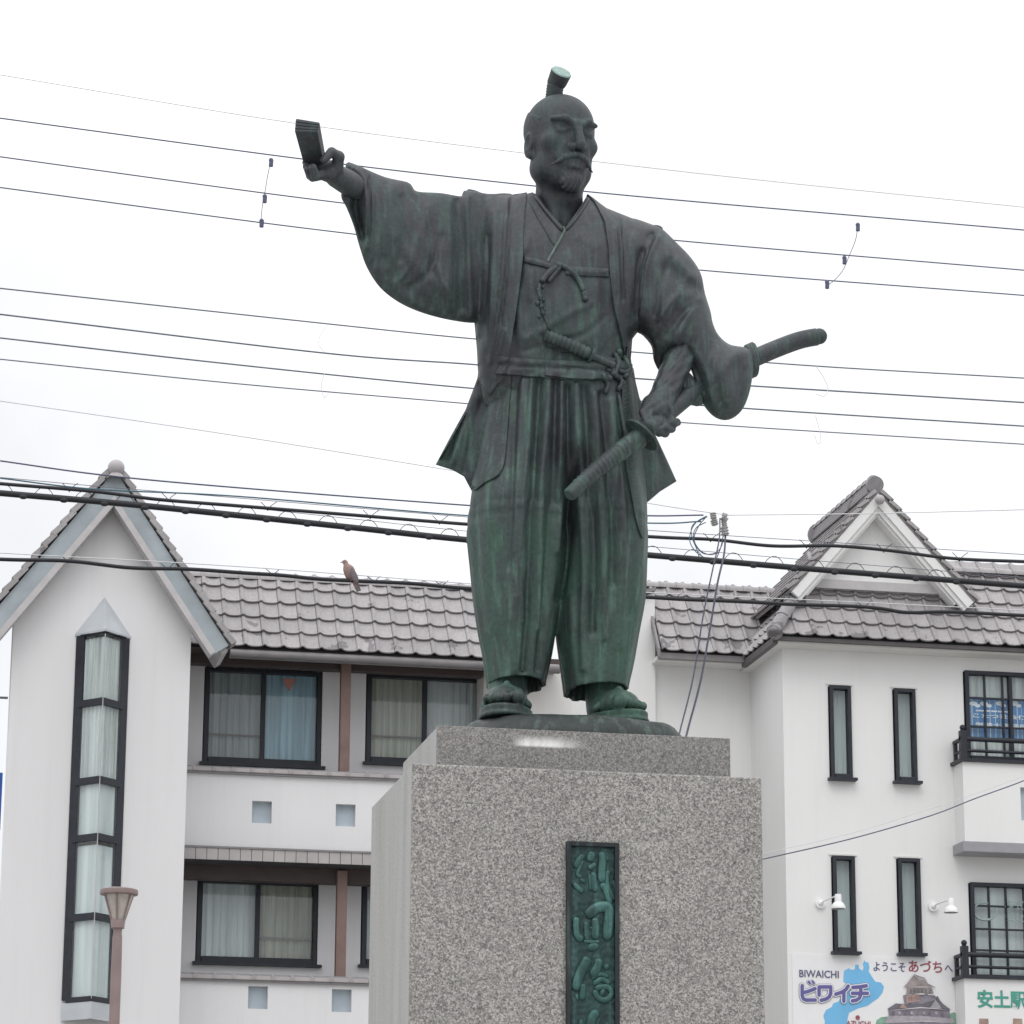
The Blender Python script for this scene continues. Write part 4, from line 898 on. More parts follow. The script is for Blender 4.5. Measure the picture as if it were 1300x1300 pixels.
def wall_with_holes(name, x0, x1, z0, z1, Y0, Y1, holes, mat, parent):
    """wall slab with rectangular openings (hx0,hx1,hz0,hz1)"""
    xs = sorted({x0, x1, *[h[0] for h in holes], *[h[1] for h in holes]}); zs = sorted({z0, z1, *[h[2] for h in holes], *[h[3] for h in holes]})
    xs = [x for x in xs if x0 <= x <= x1]; zs = [z for z in zs if z0 <= z <= z1]; solid = {}
    for i in range(len(xs) - 1):
        for j in range(len(zs) - 1):
            cx, cz = (xs[i] + xs[i + 1]) / 2, (zs[j] + zs[j + 1]) / 2
            solid[i, j] = not any(h[0] < cx < h[1] and h[2] < cz < h[3] for h in holes)
    m = MB()
    for (i, j), s_ in solid.items():
        if not s_: continue
        a, b, c, d = xs[i], xs[i + 1], zs[j], zs[j + 1]
        m.add([(a, Y0, c), (b, Y0, c), (b, Y0, d), (a, Y0, d)], [(0, 1, 2, 3)]); m.add([(a, Y1, c), (b, Y1, c), (b, Y1, d), (a, Y1, d)], [(3, 2, 1, 0)])
        for di, dj, q in ((-1, 0, [(a, Y0, c), (a, Y1, c), (a, Y1, d), (a, Y0, d)]), (1, 0, [(b, Y0, c), (b, Y1, c), (b, Y1, d), (b, Y0, d)]),
                          (0, -1, [(a, Y0, c), (b, Y0, c), (b, Y1, c), (a, Y1, c)]), (0, 1, [(a, Y0, d), (b, Y0, d), (b, Y1, d), (a, Y1, d)])):
            if not solid.get((i + di, j + dj), False): m.add(q, [(0, 1, 2, 3)])
    return part(name, m, mat, parent)

# ------------------------------------------------------------------ left building
YT, YB, YW = 44.0, 45.2, 46.2
lx0 = XZ(240, 900, YT)[0]
lb = thing('apartment_building', (XZ(350, 900, YB)[0], YB, 0), 'pale grey building on the left with pointed gable tower, tiled roof and sliding windows', 'building')
# gable tower front
xl, _ = XZ(14, 860, YT); xr, _ = XZ(241, 860, YT)
apx, apz = XZ(147, 632, YT); _, zl = XZ(14, 782, YT); _, zr = XZ(243, 795, YT)
def _tz(x, P0, P1): return P0[1] + (P1[1] - P0[1]) * (x - P0[0]) / (P1[0] - P0[0])
_a, _l, _r = XZ(147.5, 593, YT - .38), XZ(-62, 837, YT - .38), XZ(292, 816, YT - .38)
apx = _a[0]; apz = _a[1] - .17; zl = _tz(xl, _a, _l) - .17; zr = _tz(xr, _a, _r) - .17
m = MB(); m.prism([(xl, 0), (xr, 0), (xr, zr), (apx, apz), (xl, zl)], YT, YT + .35); tw = part('tower_wall', m, 'plaster_grey', lb)
m = MB(); m.prism([(xl + .5, 0), (xr - .05, 0), (xr - .05, zr - .2), (apx, apz - .2), (xl + .5, zl - .2)], YT + .35, YT + 8); part('tower_body', m, 'plaster_grey', lb)
# barge boards
def beam2(p0, p1, wd, y0, y1, cut0=None, cut1=None):
    """sloping board between two (x,z) points, width wd below the line"""
    a = Vector((p0[0], 0, p0[1])); b = Vector((p1[0], 0, p1[1])); d = (b - a).normalized(); n = Vector((d.z, 0, -d.x))
    if n.z > 0: n = -n
    q = [a, b, b + n * wd, a + n * wd]
    return [(p.x, p.z) for p in q]
YR = YT - .38
ap = XZ(147.5, 593, YR); Lf = XZ(-62, 837, YR); Rf = XZ(292, 816, YR)
for foot_, nm in ((Lf, 'left'), (Rf, 'right')):
    m = MB(); a = Vector((ap[0], 0, ap[1])); b = Vector((foot_[0], 0, foot_[1])); d = (b - a).normalized(); n = Vector((d.z, 0, -d.x)); n = -n if n.z > 0 else n
    wd = .235; q = [(ap[0], ap[1]), (b.x, b.z), ((b + n * wd).x, (b + n * wd).z), (ap[0], ap[1] - wd / abs(n.z))]
    m.prism(q, YR + .16, YR + .22); part('barge_board', m, 'grey_metal', lb)
    m = MB(); q2 = [((b + n * wd).x, (b + n * wd).z), (ap[0], ap[1] - wd / abs(n.z)), (ap[0], ap[1] - (wd + .085) / abs(n.z)), ((b + n * (wd + .085)).x, (b + n * (wd + .085)).z)]
    m.prism(q2, YR + .02, YR + .25); part('soffit_trim', m, 'grey_trim', lb)
    # soffit going back to the wall and the roof slab above
    m = MB(); q3 = [(ap[0], ap[1] - .06), (b.x, b.z - .06), ((b + n * .10).x, (b + n * .10).z - .06), (ap[0], ap[1] - .22)]; m.prism(q3, YR + .25, YT + .8); part('roof_slab', m, 'grey_trim', lb)
    # verge tiles stepping down
    nst = 17
    for k in range(nst):
        p = a + (b - a) * ((k + .0) / nst); p2 = a + (b - a) * ((k + 1.12) / nst); up_ = -n; m = MB()
        q4 = [(p + up_ * .012), (p2 + up_ * .035), (p2 + up_ * .115), (p + up_ * .08)]
        m.prism([(v.x, v.z) for v in q4], YR + .1 - .002 * (k % 2), YR + .42); part('verge_tile', m, 'roof_tile', lb)
    m = MB(); q5 = [a + (-n) * .0, b + (-n) * .0, b + (-n) * .05, a + (-n) * .05]; m.prism([(v.x, v.z) for v in q5], YR + .42, YT + .8); part('roof_covering', m, 'roof_tile', lb)
m = MB(); c = at(147.5, 594, YR + .1); m.ball(c, .118, 24, 16); m.lathe((c.x, c.y, c.z - .16), [(.14, 0), (.10, .05), (.07, .09)], 20); part('ridge_finial', m, 'ball_glaze', lb, smooth='all')
# pointed bay window
YBW = YT - .42
bl0 = XZ(97, 803, YT)[0]; br0 = XZ(165, 803, YT)[0]; bcx = (bl0 + br0) / 2
zt_ = XZ(131, 806, YT)[1]
rows_y = [806, 897, 996, 1068, 1168, 1272]; zz = [XZ(130, y, YT)[1] for y in rows_y]
xm = bcx; bay = part('bay_cap', MB().add([(bl0 - .02, YT, zt_ - .01), (br0 + .02, YT, zt_ - .01), (xm, YBW - .03, zt_ - .01), (xm, YT, XZ(132, 758, YT)[1]), (bl0 - .02, YT, zt_ - .04), (br0 + .02, YT, zt_ - .04), (xm, YBW - .03, zt_ - .04)],
           [(0, 2, 3), (2, 1, 3), (0, 4, 6, 2), (2, 6, 5, 1), (4, 5, 6), (0, 3, 1)]), 'cap_metal', lb)
def slantbox(xa, ya, xb, yb, z0, z1, th):
    a = Vector((xa, ya, 0)); b = Vector((xb, yb, 0)); d = (b - a).normalized(); n = Vector((d.y, -d.x, 0)); n = n if n.y < 0 else -n
    q = [a, b, b - n * th, a - n * th]; v = [(p.x, p.y, z0) for p in q] + [(p.x, p.y, z1) for p in q]
    return v, [(0, 1, 2, 3), (7, 6, 5, 4), (0, 4, 5, 1), (1, 5, 6, 2), (2, 6, 7, 3), (3, 7, 4, 0)]
bf = MB(); fwid = .075
for xa_, ya_, xb_, yb_ in ((bl0, YT - .02, bl0 + .10, YT - .118),): bf.add(*slantbox(xa_, ya_, xb_, yb_, zz[-1], zt_ - .05, .05))
bf.add(*slantbox(br0 - .10, YT - .118, br0, YT - .02, zz[-1], zt_ - .05, .05))
bayf = part('bay_frame', bf, 'dark_frame', lb)
for k, z in enumerate(zz):
    h2 = .05 if 0 < k < 5 else .035
    for (xa_, ya_, xb_, yb_) in ((bl0 + .05, YT - .08, xm, YBW), (xm, YBW, br0 - .05, YT - .08)):
        bm_ = MB(); bm_.add(*slantbox(xa_, ya_ - .012, xb_, yb_ - .012, z - h2 * 1.0 - (.0), z + h2 * .9 - (.085 if k == 0 else 0), .06)); part('transom', bm_, 'dark_frame', bayf)
for k in range(5):
    cm = ['curtain_white', 'curtain_white', 'curtain_pale', 'curtain_pale', 'curtain_pale'][k]
    for (xa_, ya_, xb_, yb_) in ((bl0 + .09, YT - .1, xm, YBW + .01), (xm, YBW + .01, br0 - .09, YT - .1)):
        p_ = MB(); p_.add(*slantbox(xa_, ya_, xb_, yb_, zz[k + 1] + .02, zz[k] - .04, .006)); part('pane', p_, 'glass', bayf)
        n = 36; V = []
        for j in range(n + 1):
            u = j / n; x = xa_ + (xb_ - xa_) * u; y = ya_ + (yb_ - ya_) * u + .06 + (.016 * sin(j * .9 + k) if k < 2 else .004 * sin(j * .6)); V += [(x, y, zz[k + 1]), (x, y, zz[k] - (.1 if k in (0, 3) else 0))]
        part('curtain', MB().add(V, [(2 * j, 2 * j + 2, 2 * j + 3, 2 * j + 1) for j in range(n)]), cm, bayf, smooth='all')
for (xa_, ya_, xb_, yb_) in ((bl0, YT - .02, xm, YBW), (xm, YBW, br0, YT - .02)):
    p_ = MB(); p_.add(*slantbox(xa_, ya_, xb_, yb_, zz[-1] - .27, zz[-1] - .04, .04)); part('bay_apron', p_, 'cap_metal', lb)
m = MB(); m.tube([(xm, YBW - .005, zz[-1]), (xm, YBW - .005, zz[0] - .08)], .007, 6); part('glass_joint', m, 'grey_trim', bayf)
# blue sign and pipe at the far left
m = MB(); x_, _ = XZ(14, 900, YT + .4); zt2 = XZ(5, 980, YT + .6)[1]
bs = thing('blue_sign', (XZ(-6, 1000, YT + 3)[0], YT + 3, 0), 'narrow blue upright sign seen at the far left edge beside the tower', 'sign')
part('sign_panel', bx(-40, 980, 2, 1052, YT + 3, .12), 'blue_sign', bs); m = MB(); x_ = XZ(-20, 1000, YT + 3)[0]; m.tube([(x_, YT + 3.2, 0), (x_, YT + 3.2, XZ(-20, 980, YT + 3)[1])], .05, 10); part('sign_post', m, 'gutter', bs)
# main body behind: wall with windows, balcony parapets
xw0 = XZ(238, 950, YW)[0]; xw1 = XZ(716, 950, YW)[0]
eave_z = XZ(308, 822, 45.0)[1]
wu1 = rect(258, 850, 408, 972, YW); wu2 = rect(464, 858, 612, 972, YW); wl1 = rect(249, 1117, 403, 1224, YW); wl2 = rect(458, 1122, 610, 1228, YW)
wall_with_holes('wall', xw0, xw1, 0, eave_z + .3, YW, YW + .2, [wu1, wu2, wl1, wl2], 'plaster_grey', lb)
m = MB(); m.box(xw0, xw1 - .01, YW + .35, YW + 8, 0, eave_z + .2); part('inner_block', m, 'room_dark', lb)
fr, q = window(lb, 258, 850, 408, 972, YW + .1, mull=(.5,), curt='curtain_grey', curt2='curtain_blue', rail=(0, .29))
# red escape triangle on the right pane
tx, tz = XZ(367, 862, YW)
m = MB(); m.prism([(tx - .10, tz), (tx + .10, tz), (tx, tz - .19)], YW - .02, YW - .012); part('escape_triangle', m, 'triangle_red', fr)
window(lb, 464, 858, 612, 972, YW + .1, mull=(.5,), curt='curtain_beige', curt2='curtain_pale', rail=(0, .29))
window(lb, 249, 1117, 403, 1224, YW + .1, mull=(.5,), curt='curtain_pale', curt2='curtain_beige', rail=(1, .3))
window(lb, 458, 1122, 610, 1228, YW + .1, mull=(.5,), curt='curtain_pale', curt2='curtain_beige')
# black strip ledge below each window row
for y_ in (971, 1226):
    m = MB(); x0_, x1_, z0_, z1_ = rect(250, y_, 700, y_ + 10, YW - .02); zc = XZ(300, y_ + 2, YW)[1]; m.box(x0_, x1_, YW - .06, YW - .002, zc - .14, zc - .10); part('flashing', m, 'dark_frame', lb)
# balconies: parapet with square openings, coping tiles
def parapet(ytop, ybot, x_end, oy0, oy1, oxs):
    x0_ = XZ(222, ytop, YB)[0]; x1_ = XZ(x_end, ytop, YB)[0]; zt = XZ(300, ytop + 8, YB)[1]; zb = XZ(300, ybot, YB)[1]
    holes = [rect(a, oy0 + (a - 320) * .038, a + 25, oy1 + (a - 320) * .038, YB) for a in oxs]
    w_ = wall_with_holes('parapet', x0_, x1_, zb, zt, YB, YB + .16, holes, 'plaster_grey', lb)
    for h in holes:
        m = MB(); m.box(h[0] + .001, h[1] - .001, YB + .10, YB + .12, h[2] + .001, h[3] - .001); part('opening_panel', m, 'opening_grey', w_)
    m = MB(); m.box(x0_, x1_, YB + .165, YB + .9, zb - .02, zb + .15); part('balcony_floor', m, 'ledge_side', lb)
    # coping
    m = MB(); m.box(x0_, x1_, YB + .1, YB + .75, zt - .02, zt + .10); part('coping_bed', m, 'ledge_side', lb)
    n = int((x1_ - x0_) / .275); co = half_round(.275, .04, 'ledge_tile', 'coping_roll')
    for k in range(n):
        xa_ = x0_ + k * .275; m = MB(); m.box(xa_ + .004, xa_ + .271, YB - .07, YB + .10, zt, zt + .055); t_ = part('coping_tile', m, 'ledge_tile', w_, bevel=.006)
        m = MB(); m.tube([(xa_, YB - .085, zt + .03), (xa_, YB + .12, zt + .075)], .032, 8); part('coping_roll', m, 'ledge_tile', w_, smooth=True)
    m = MB(); m.box(x0_, x1_, YB - .05, YB + .001, zt - .03, zt - .002); part('drip_edge', m, 'gutter', lb)
    return x0_, x1_, zt, zb
x0_, x1_, zt, zb = parapet(973, 1078, 735, 1017, 1045, [320 + 106.3 * k for k in range(4)])
parapet(1236, 1345, 735, 1252, 1281, [315 + 106.3 * k for k in range(4)])
# tiled fascia and brown beam under the upper balcony, another beam under the eave
zb0 = XZ(300, 1079, YB)[1]; zb1 = XZ(300, 1095, YB)[1]
k = 0; xx = x0_
m = MB(); m.box(x0_, x1_, YB - .13, YB + .2, zb1, zb0 - .003); part('fascia_bed', m, 'joint_dark', lb)
while xx < x1_ - .1:
    m = MB(); m.box(xx + .004, min(xx + .158, x1_) - .004, YB - .155, YB - .131, zb1 + .008, zb0 - .008); part('fascia_tile', m, 'ledge_tile', lb); xx += .158
m = MB(); m.box(x0_, x1_, YB - .17, YB - .13, zb0 - .006, zb0 + .02); part('fascia_cap', m, 'gutter', lb)
zbm = XZ(300, 1118, YB + .35)[1]
m = MB(); m.box(x0_, x1_, YB + .3, YB + .5, zbm, zb1 + .12); part('beam', m, 'brown_beam', lb, bevel=.008)
m = MB(); m.box(x0_, x1_, YB - .12, YB + .3, zb1 + .001, zb1 + .03); part('beam_soffit', m, 'brown_beam', lb)
ze0 = XZ(300, 845, YB + .35)[1]; m = MB(); m.box(x0_, XZ(612, 850, YB + .35)[0], YB + .3, YB + .5, ze0, ze0 + .42); part('beam', m, 'brown_beam', lb, bevel=.008)
m = MB(); m.box(x0_, XZ(712, 850, YB)[0], 45.02, YW + .1, eave_z - .02, eave_z + .06); part('eave_soffit', m, 'brown_beam', lb)
for px_, y0_, y1_ in ((437.5, 838, 984), (432.5, 1115, 1246), (640, 846, 990)):
    xc = XZ(px_, (y0_ + y1_) / 2, YB + .28)[0]; m = MB(); m.box(xc - .072, xc + .072, YB + .2, YB + .34, XZ(px_, y1_, YB + .28)[1], XZ(px_, y0_, YB + .28)[1] + .1); part('post', m, 'brown_post', lb, bevel=.006)
# white wall piece to the right of the windows (behind the statue)
m = MB(); xa_ = XZ(614, 870, YB + .45)[0]; m.box(xa_, xw1, YB + .45, YW - .01, 0, eave_z - .03); part('end_wall', m, 'plaster_cream', lb)
# gutter
m = MB(); gx0 = XZ(292, 830, 44.93)[0]; gx1 = XZ(712, 850, 44.93)[0]; gz = XZ(308, 829, 44.93)[1]; m.tube([(gx0, 44.93, gz), (gx1, 44.93, gz)], .055, 12); m.box(gx0, gx1, 44.97, 45.05, gz - .06, gz + .06); part('gutter', m, 'gutter', lb, smooth=True)
# roof
rx0 = XZ(308.4, 820, 44.9)[0] - 3 * TW; rz = XZ(308.4, 822, 44.9)[1]; nc = int((XZ(712, 838, 44.9)[0] - rx0) / TW); rows_ = 5
roof_field(lb, rx0, nc, 44.9, rz, rows_, worn=(0,))
m = MB(); c5, s5 = cos(SL_A), sin(SL_A); m.add([(rx0, 44.93, rz - .02), (rx0 + nc * TW, 44.93, rz - .02), (rx0 + nc * TW, 44.93 + 5 * TE * c5, rz - .02 + 4.75 * TE * s5), (rx0, 44.93 + 5 * TE * c5, rz - .02 + 4.75 * TE * s5)], [(0, 1, 2, 3)]); part('roof_underlay', m, 'joint_dark', lb)
ry = 44.9 + 4.62 * TE * c5 + .04; rzz = rz + 4.72 * TE * s5
for k in range(nc): place(RM, 'ridge_tile', lb, (rx0 + k * TW, ry, rzz - .015), (1, 0, 0), (0, 1, 0))
# nail holes in the lowest course
m = MB()
for k in range(nc): m.ball((rx0 + k * TW + .036, 44.905 + .04 - .03, rz + .13), .010, 6, 5)
part('nail_heads', m, 'joint_dark', lb, kind='stuff')

# ------------------------------------------------------------------ right building
YM = 46.0; YQ = 47.8
rb = thing('house', (XZ(1100, 900, YM)[0], YM, 0), 'white plastered house on the right with a hipped tile roof, small gable and slit windows', 'house')
mx0 = XZ(996, 1000, YM)[0]; mx1 = XZ(1500, 1000, YM)[0]; mz1 = XZ(1000, 812, YM)[1]
W1 = [rect(1052, 872, 1079, 989, YM), rect(1134, 876, 1161, 993, YM), rect(1056, 1088, 1084, 1209, YM), rect(1139, 1091, 1167, 1211, YM)]
WB = rect(1224, 855, 1330, 968, YM); WC = rect(1231, 1123, 1345, 1245, YM)
wall_with_holes('front_wall', mx0, mx1, 0, mz1, YM, YM + .2, W1 + [WB, WC], 'plaster_white', rb)
m = MB(); m.box(mx0, mx0 + .2, YM + .201, YQ + .1, 0, mz1); part('side_wall', m, 'plaster_white', rb)
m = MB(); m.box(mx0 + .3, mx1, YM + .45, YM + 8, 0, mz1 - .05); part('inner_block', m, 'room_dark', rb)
for (a_, b_, c_, d_) in ((1052, 872, 1079, 989), (1134, 876, 1161, 993), (1056, 1088, 1084, 1209), (1139, 1091, 1167, 1211)):
    fr, q = window(rb, a_, b_, c_, d_, YM + .06, fw=.055, curt='blind_grey', wavy=False, fdep=.11)
    m = MB(); m.box(q[0] - .05, q[1] + .04, YM - .02, YM - .001, q[3] + .01, q[3] + .035); part('lintel_trim', m, 'plaster_cream', fr)
# recessed left wall of the house with party wall
qx0 = XZ(830, 900, YQ)[0]; qz1 = XZ(880, 833, YQ)[1]
m = MB(); m.box(qx0, mx0 + .05, YQ, YQ + .2, 0, qz1 + .5); part('recessed_wall', m, 'plaster_white', rb)
pw0 = XZ(716, 800, YQ - .1)[0]; m = MB(); pz = XZ(826, 765, YQ - .1)[1]
m.prism([(pw0, 0), (qx0 - .003, 0), (qx0 - .003, pz + .16), (pw0, pz - .35)], YQ - .12, YQ + .3); part('party_wall', m, 'plaster_white', rb)
m = MB(); m.prism([(pw0 - .05, pz - .33), (qx0 + .0, pz + .18), (qx0 + .0, pz + .24), (pw0 - .05, pz - .27)], YQ - .2, YQ + .34); part('party_wall_cap', m, 'gutter', rb)
# recessed roof section
YE2 = YQ - .55; ex0 = XZ(840, 826, YE2)[0]; ez = XZ(840, 827, YE2)[1]
roof_field(rb, ex0, 9, YE2, ez, 5, worn=(0,))
m = MB(); m.add([(ex0, YE2 + .03, ez - .02), (ex0 + 9 * TW, YE2 + .03, ez - .02), (ex0 + 9 * TW, YE2 + 5 * TE * c5, ez + 4.7 * TE * s5), (ex0, YE2 + 5 * TE * c5, ez + 4.7 * TE * s5)], [(0, 1, 2, 3)]); part('roof_underlay', m, 'joint_dark', rb)
m = MB(); m.prism([(ex0 - .03, ez - .10), (ex0 + 5 * TW + .08, ez - .10), (ex0 + 5 * TW + .08, ez - .01), (ex0 - .03, ez - .01)], YE2 + .02, YE2 + .12); part('fascia', m, 'gutter', rb)
m = MB(); m.box(ex0 - .05, mx0, YE2 + .12, YQ, ez - .11, ez - .05); part('soffit', m, 'plaster_cream', rb)
for k in range(9): place(RM, 'ridge_tile', rb, (ex0 - .1 + k * TW, YE2 + 4.62 * TE * c5 + .04, ez + 4.72 * TE * s5), (1, 0, 0), (0, 1, 0))
# verge on the left end of this section
m = MB(); m.add([(ex0 - .02, YE2, ez - .08), (ex0 - .02, YE2, ez + .05), (ex0 - .02, YE2 + 5 * TE * c5, ez + 5 * TE * s5 + .03), (ex0 - .02, YE2 + 5 * TE * c5, ez + 5 * TE * s5 - .15),
                 (ex0 - .06, YE2, ez - .08), (ex0 - .06, YE2, ez + .05), (ex0 - .06, YE2 + 5 * TE * c5, ez + 5 * TE * s5 + .03), (ex0 - .06, YE2 + 5 * TE * c5, ez + 5 * TE * s5 - .15)],
                [(0, 1, 2, 3), (7, 6, 5, 4), (0, 4, 5, 1), (1, 5, 6, 2), (2, 6, 7, 3), (3, 7, 4, 0)]); part('verge_tile', m, 'ridge_tile', rb)
# main front slope
YE = YM - .45; fx0 = XZ(985, 806, YE)[0]; fz = XZ(985, 806, YE)[1]; ncm = 22; nrm_ = 6
roof_field(rb, fx0 + .02, ncm, YE, fz, nrm_, worn=(0,), skip=lambda c, r: c * TW < r * TE * c5 - .12)
top_z = fz + nrm_ * TE * s5; top_y = YE + nrm_ * TE * c5
m = MB(); m.add([(fx0, YE + .04, fz - .02), (fx0 + ncm * TW, YE + .04, fz - .02), (fx0 + ncm * TW, top_y + .04, top_z - .05), (fx0 + nrm_ * TE * c5, top_y + .04, top_z - .05)], [(0, 1, 2, 3)])
m.add([(fx0, YE + .04, fz - .02), (fx0, YQ + 1, fz - .02), (fx0 + nrm_ * TE * c5, YQ + 1, top_z - .05), (fx0 + nrm_ * TE * c5, top_y + .04, top_z - .05)], [(3, 2, 1, 0)]); part('roof_underlay', m, 'joint_dark', rb)
m = MB(); m.box(fx0 - .02, fx0 + ncm * TW, YE + .02, YE + .10, fz - .065, fz - .01); m.box(fx0 - .02, fx0 + .06, YE + .101, YQ - .4, fz - .11, fz - .01); part('fascia', m, 'fascia_grey', rb)
m = MB(); m.box(fx0 + .06, fx0 + ncm * TW, YE + .10, YM, fz - .10, fz - .05); m.box(fx0 + .06, mx0, YM, YQ, fz - .10, fz - .05); part('soffit', m, 'plaster_cream', rb)
# left (hip) slope of the wing: tiles facing -X
ncs = 13
roof_field(rb, fx0, ncs, YE + ncs * TW, fz, 7, xa=(0, -1, 0), run=(1, 0, 0), worn=(0,), skip=lambda c, r: (ncs - 1 - c) * TW < r * TE * c5 - .10)
# hip ridge: fat round tiles up the corner
hdir = Vector((c5, c5, s5)).normalized(); hp = Vector((fx0 - .03, YE - .03, fz + .03)); hm_ = half_round(.36, .115, 'ridge_tile', 'hip_tile')
hxa = hdir; hya = Vector((1, -1, 0)).normalized()
if hxa.cross(hya).z < 0: hya = -hya
for k in range(6): place(hm_, 'hip_tile', rb, hp + hdir * (.36 * k), hxa, hya)
m = MB(); m.tube([hp - hdir * .06, hp - hdir * .03, hp + hdir * .02], [.07, .115, .125], 20); part('hip_end_tile', m, 'ridge_tile', rb, smooth=True)
# main ridge right of the gable
for k in range(9, ncm): place(RM, 'ridge_tile', rb, (fx0 + k * TW, YE + 5.1 * TE * c5, fz + 5.25 * TE * s5), (1, 0, 0), (0, 1, 0))
# gable dormer
YG = YM + .15
gap = XZ(1113, 628, YG - .35); gl_ = XZ(1004, 752, YG - .35); gr_ = XZ(1234, 766, YG - .35); gzb = min(gl_[1], gr_[1])
ia = XZ(1113, 655, YG); m = MB(); il = XZ(1025, 748, YG); ir = XZ(1208, 758, YG); m.prism([(il[0] - .1, il[1]), (ir[0] + .1, ir[1]), (ia[0], ia[1] + .16)], YG - .1, YG + .2); part('gable_wall', m, 'plaster_white', rb)
m = MB(); x0_, x1_, z0_, z1_ = rect(1034, 741, 1196, 752, YG - .06); m.box(x0_, x1_, YG - .16, YG - .102, z0_, z1_); part('gable_sill', m, 'grey_trim', rb)
for e in (gl_, gr_):
    for (o1, o2, ya_, yb_, mt) in ((.0, .13, -.42, -.34, 'plaster_white'), (.132, .19, -.38, -.31, 'plaster_white'), (.192, .225, -.33, -.104, 'plaster_white')):
        a = Vector((gap[0], 0, gap[1])); b = Vector((e[0], 0, e[1])); d = (b - a).normalized(); n = Vector((d.z, 0, -d.x)); n = -n if n.z > 0 else n
        if o2 > .2: b = a + (b - a) * .93
        q = [(a.x, a.z - o1 / abs(n.z)), ((b + n * o1).x, (b + n * o1).z), ((b + n * o2).x, (b + n * o2).z), (a.x, a.z - o2 / abs(n.z))]
        m = MB(); m.prism(q, YG + ya_, YG + yb_); part('gable_board', m, mt, rb)
    a = Vector((gap[0], 0, gap[1])); b = Vector((e[0], 0, e[1])) ; d = (b - a); n = Vector((d.z, 0, -d.x)).normalized(); n = -n if n.z < 0 else n
    m = MB(); m.prism([(v.x, v.z) for v in (a, b, b + n * .05, a + n * .05)], YG - .4, YG + 2.6); part('dormer_slab', m, 'roof_tile', rb)
    nst = 11
    for k in range(nst):
        p = a + d * (k / nst); p2 = a + d * ((k + 1.15) / nst)
        q = [p + n * .03, p2 + n * .075, p2 + n * .12, p + n * .09]; m = MB(); m.prism([(v.x, v.z) for v in q], YG - .46, YG - .14); part('verge_tile', m, 'roof_tile', rb)
        if e is gl_:
            for c_ in range(8):
                m = MB(); y0_ = YG - .135 + c_ * .33; m.prism([(v.x, v.z) for v in (p + n * .045, p2 + n * .07, p2 + n * .10, p + n * .075)], y0_, y0_ + .318)
                part('dormer_tile', m, 'roof_tile', rb)
# dormer ridge stack running back, end ornament and ball
m = MB(); yr0, yr1 = YG - .25, YG + 2.7
for k, (hw_, z0_) in enumerate(((.13, .0), (.11, .07), (.09, .14))): m.box(gap[0] - hw_, gap[0] + hw_, yr0 + .02 * k, yr1, gap[1] + .03 + z0_, gap[1] + .095 + z0_)
part('ridge_course', m, 'ridge_tile', rb, bevel=.008)
for k in range(11): place(RM, 'ridge_tile', rb, (gap[0], yr0 + .02 + k * TW, gap[1] + .235), (0, 1, 0), (-1, 0, 0))
m = MB(); m.tube([(gap[0], yr0 - .05, gap[1] + .17), (gap[0], yr0 + .06, gap[1] + .2)], [.135, .125], 22); part('ridge_end_tile', m, 'ridge_tile', rb, smooth=True)
m = MB(); m.tube([(gap[0], yr1 - .02, gap[1] + .14), (gap[0], yr1 + .05, gap[1] + .14)], [.19, .18], 18); part('ridge_end_tile', m, 'ridge_tile', rb, smooth=True)
m = MB(); m.ball(at(1117, 634.5, YG - .52), .076, 20, 14); part('gable_ball', m, 'ball_glaze', rb, smooth='all')
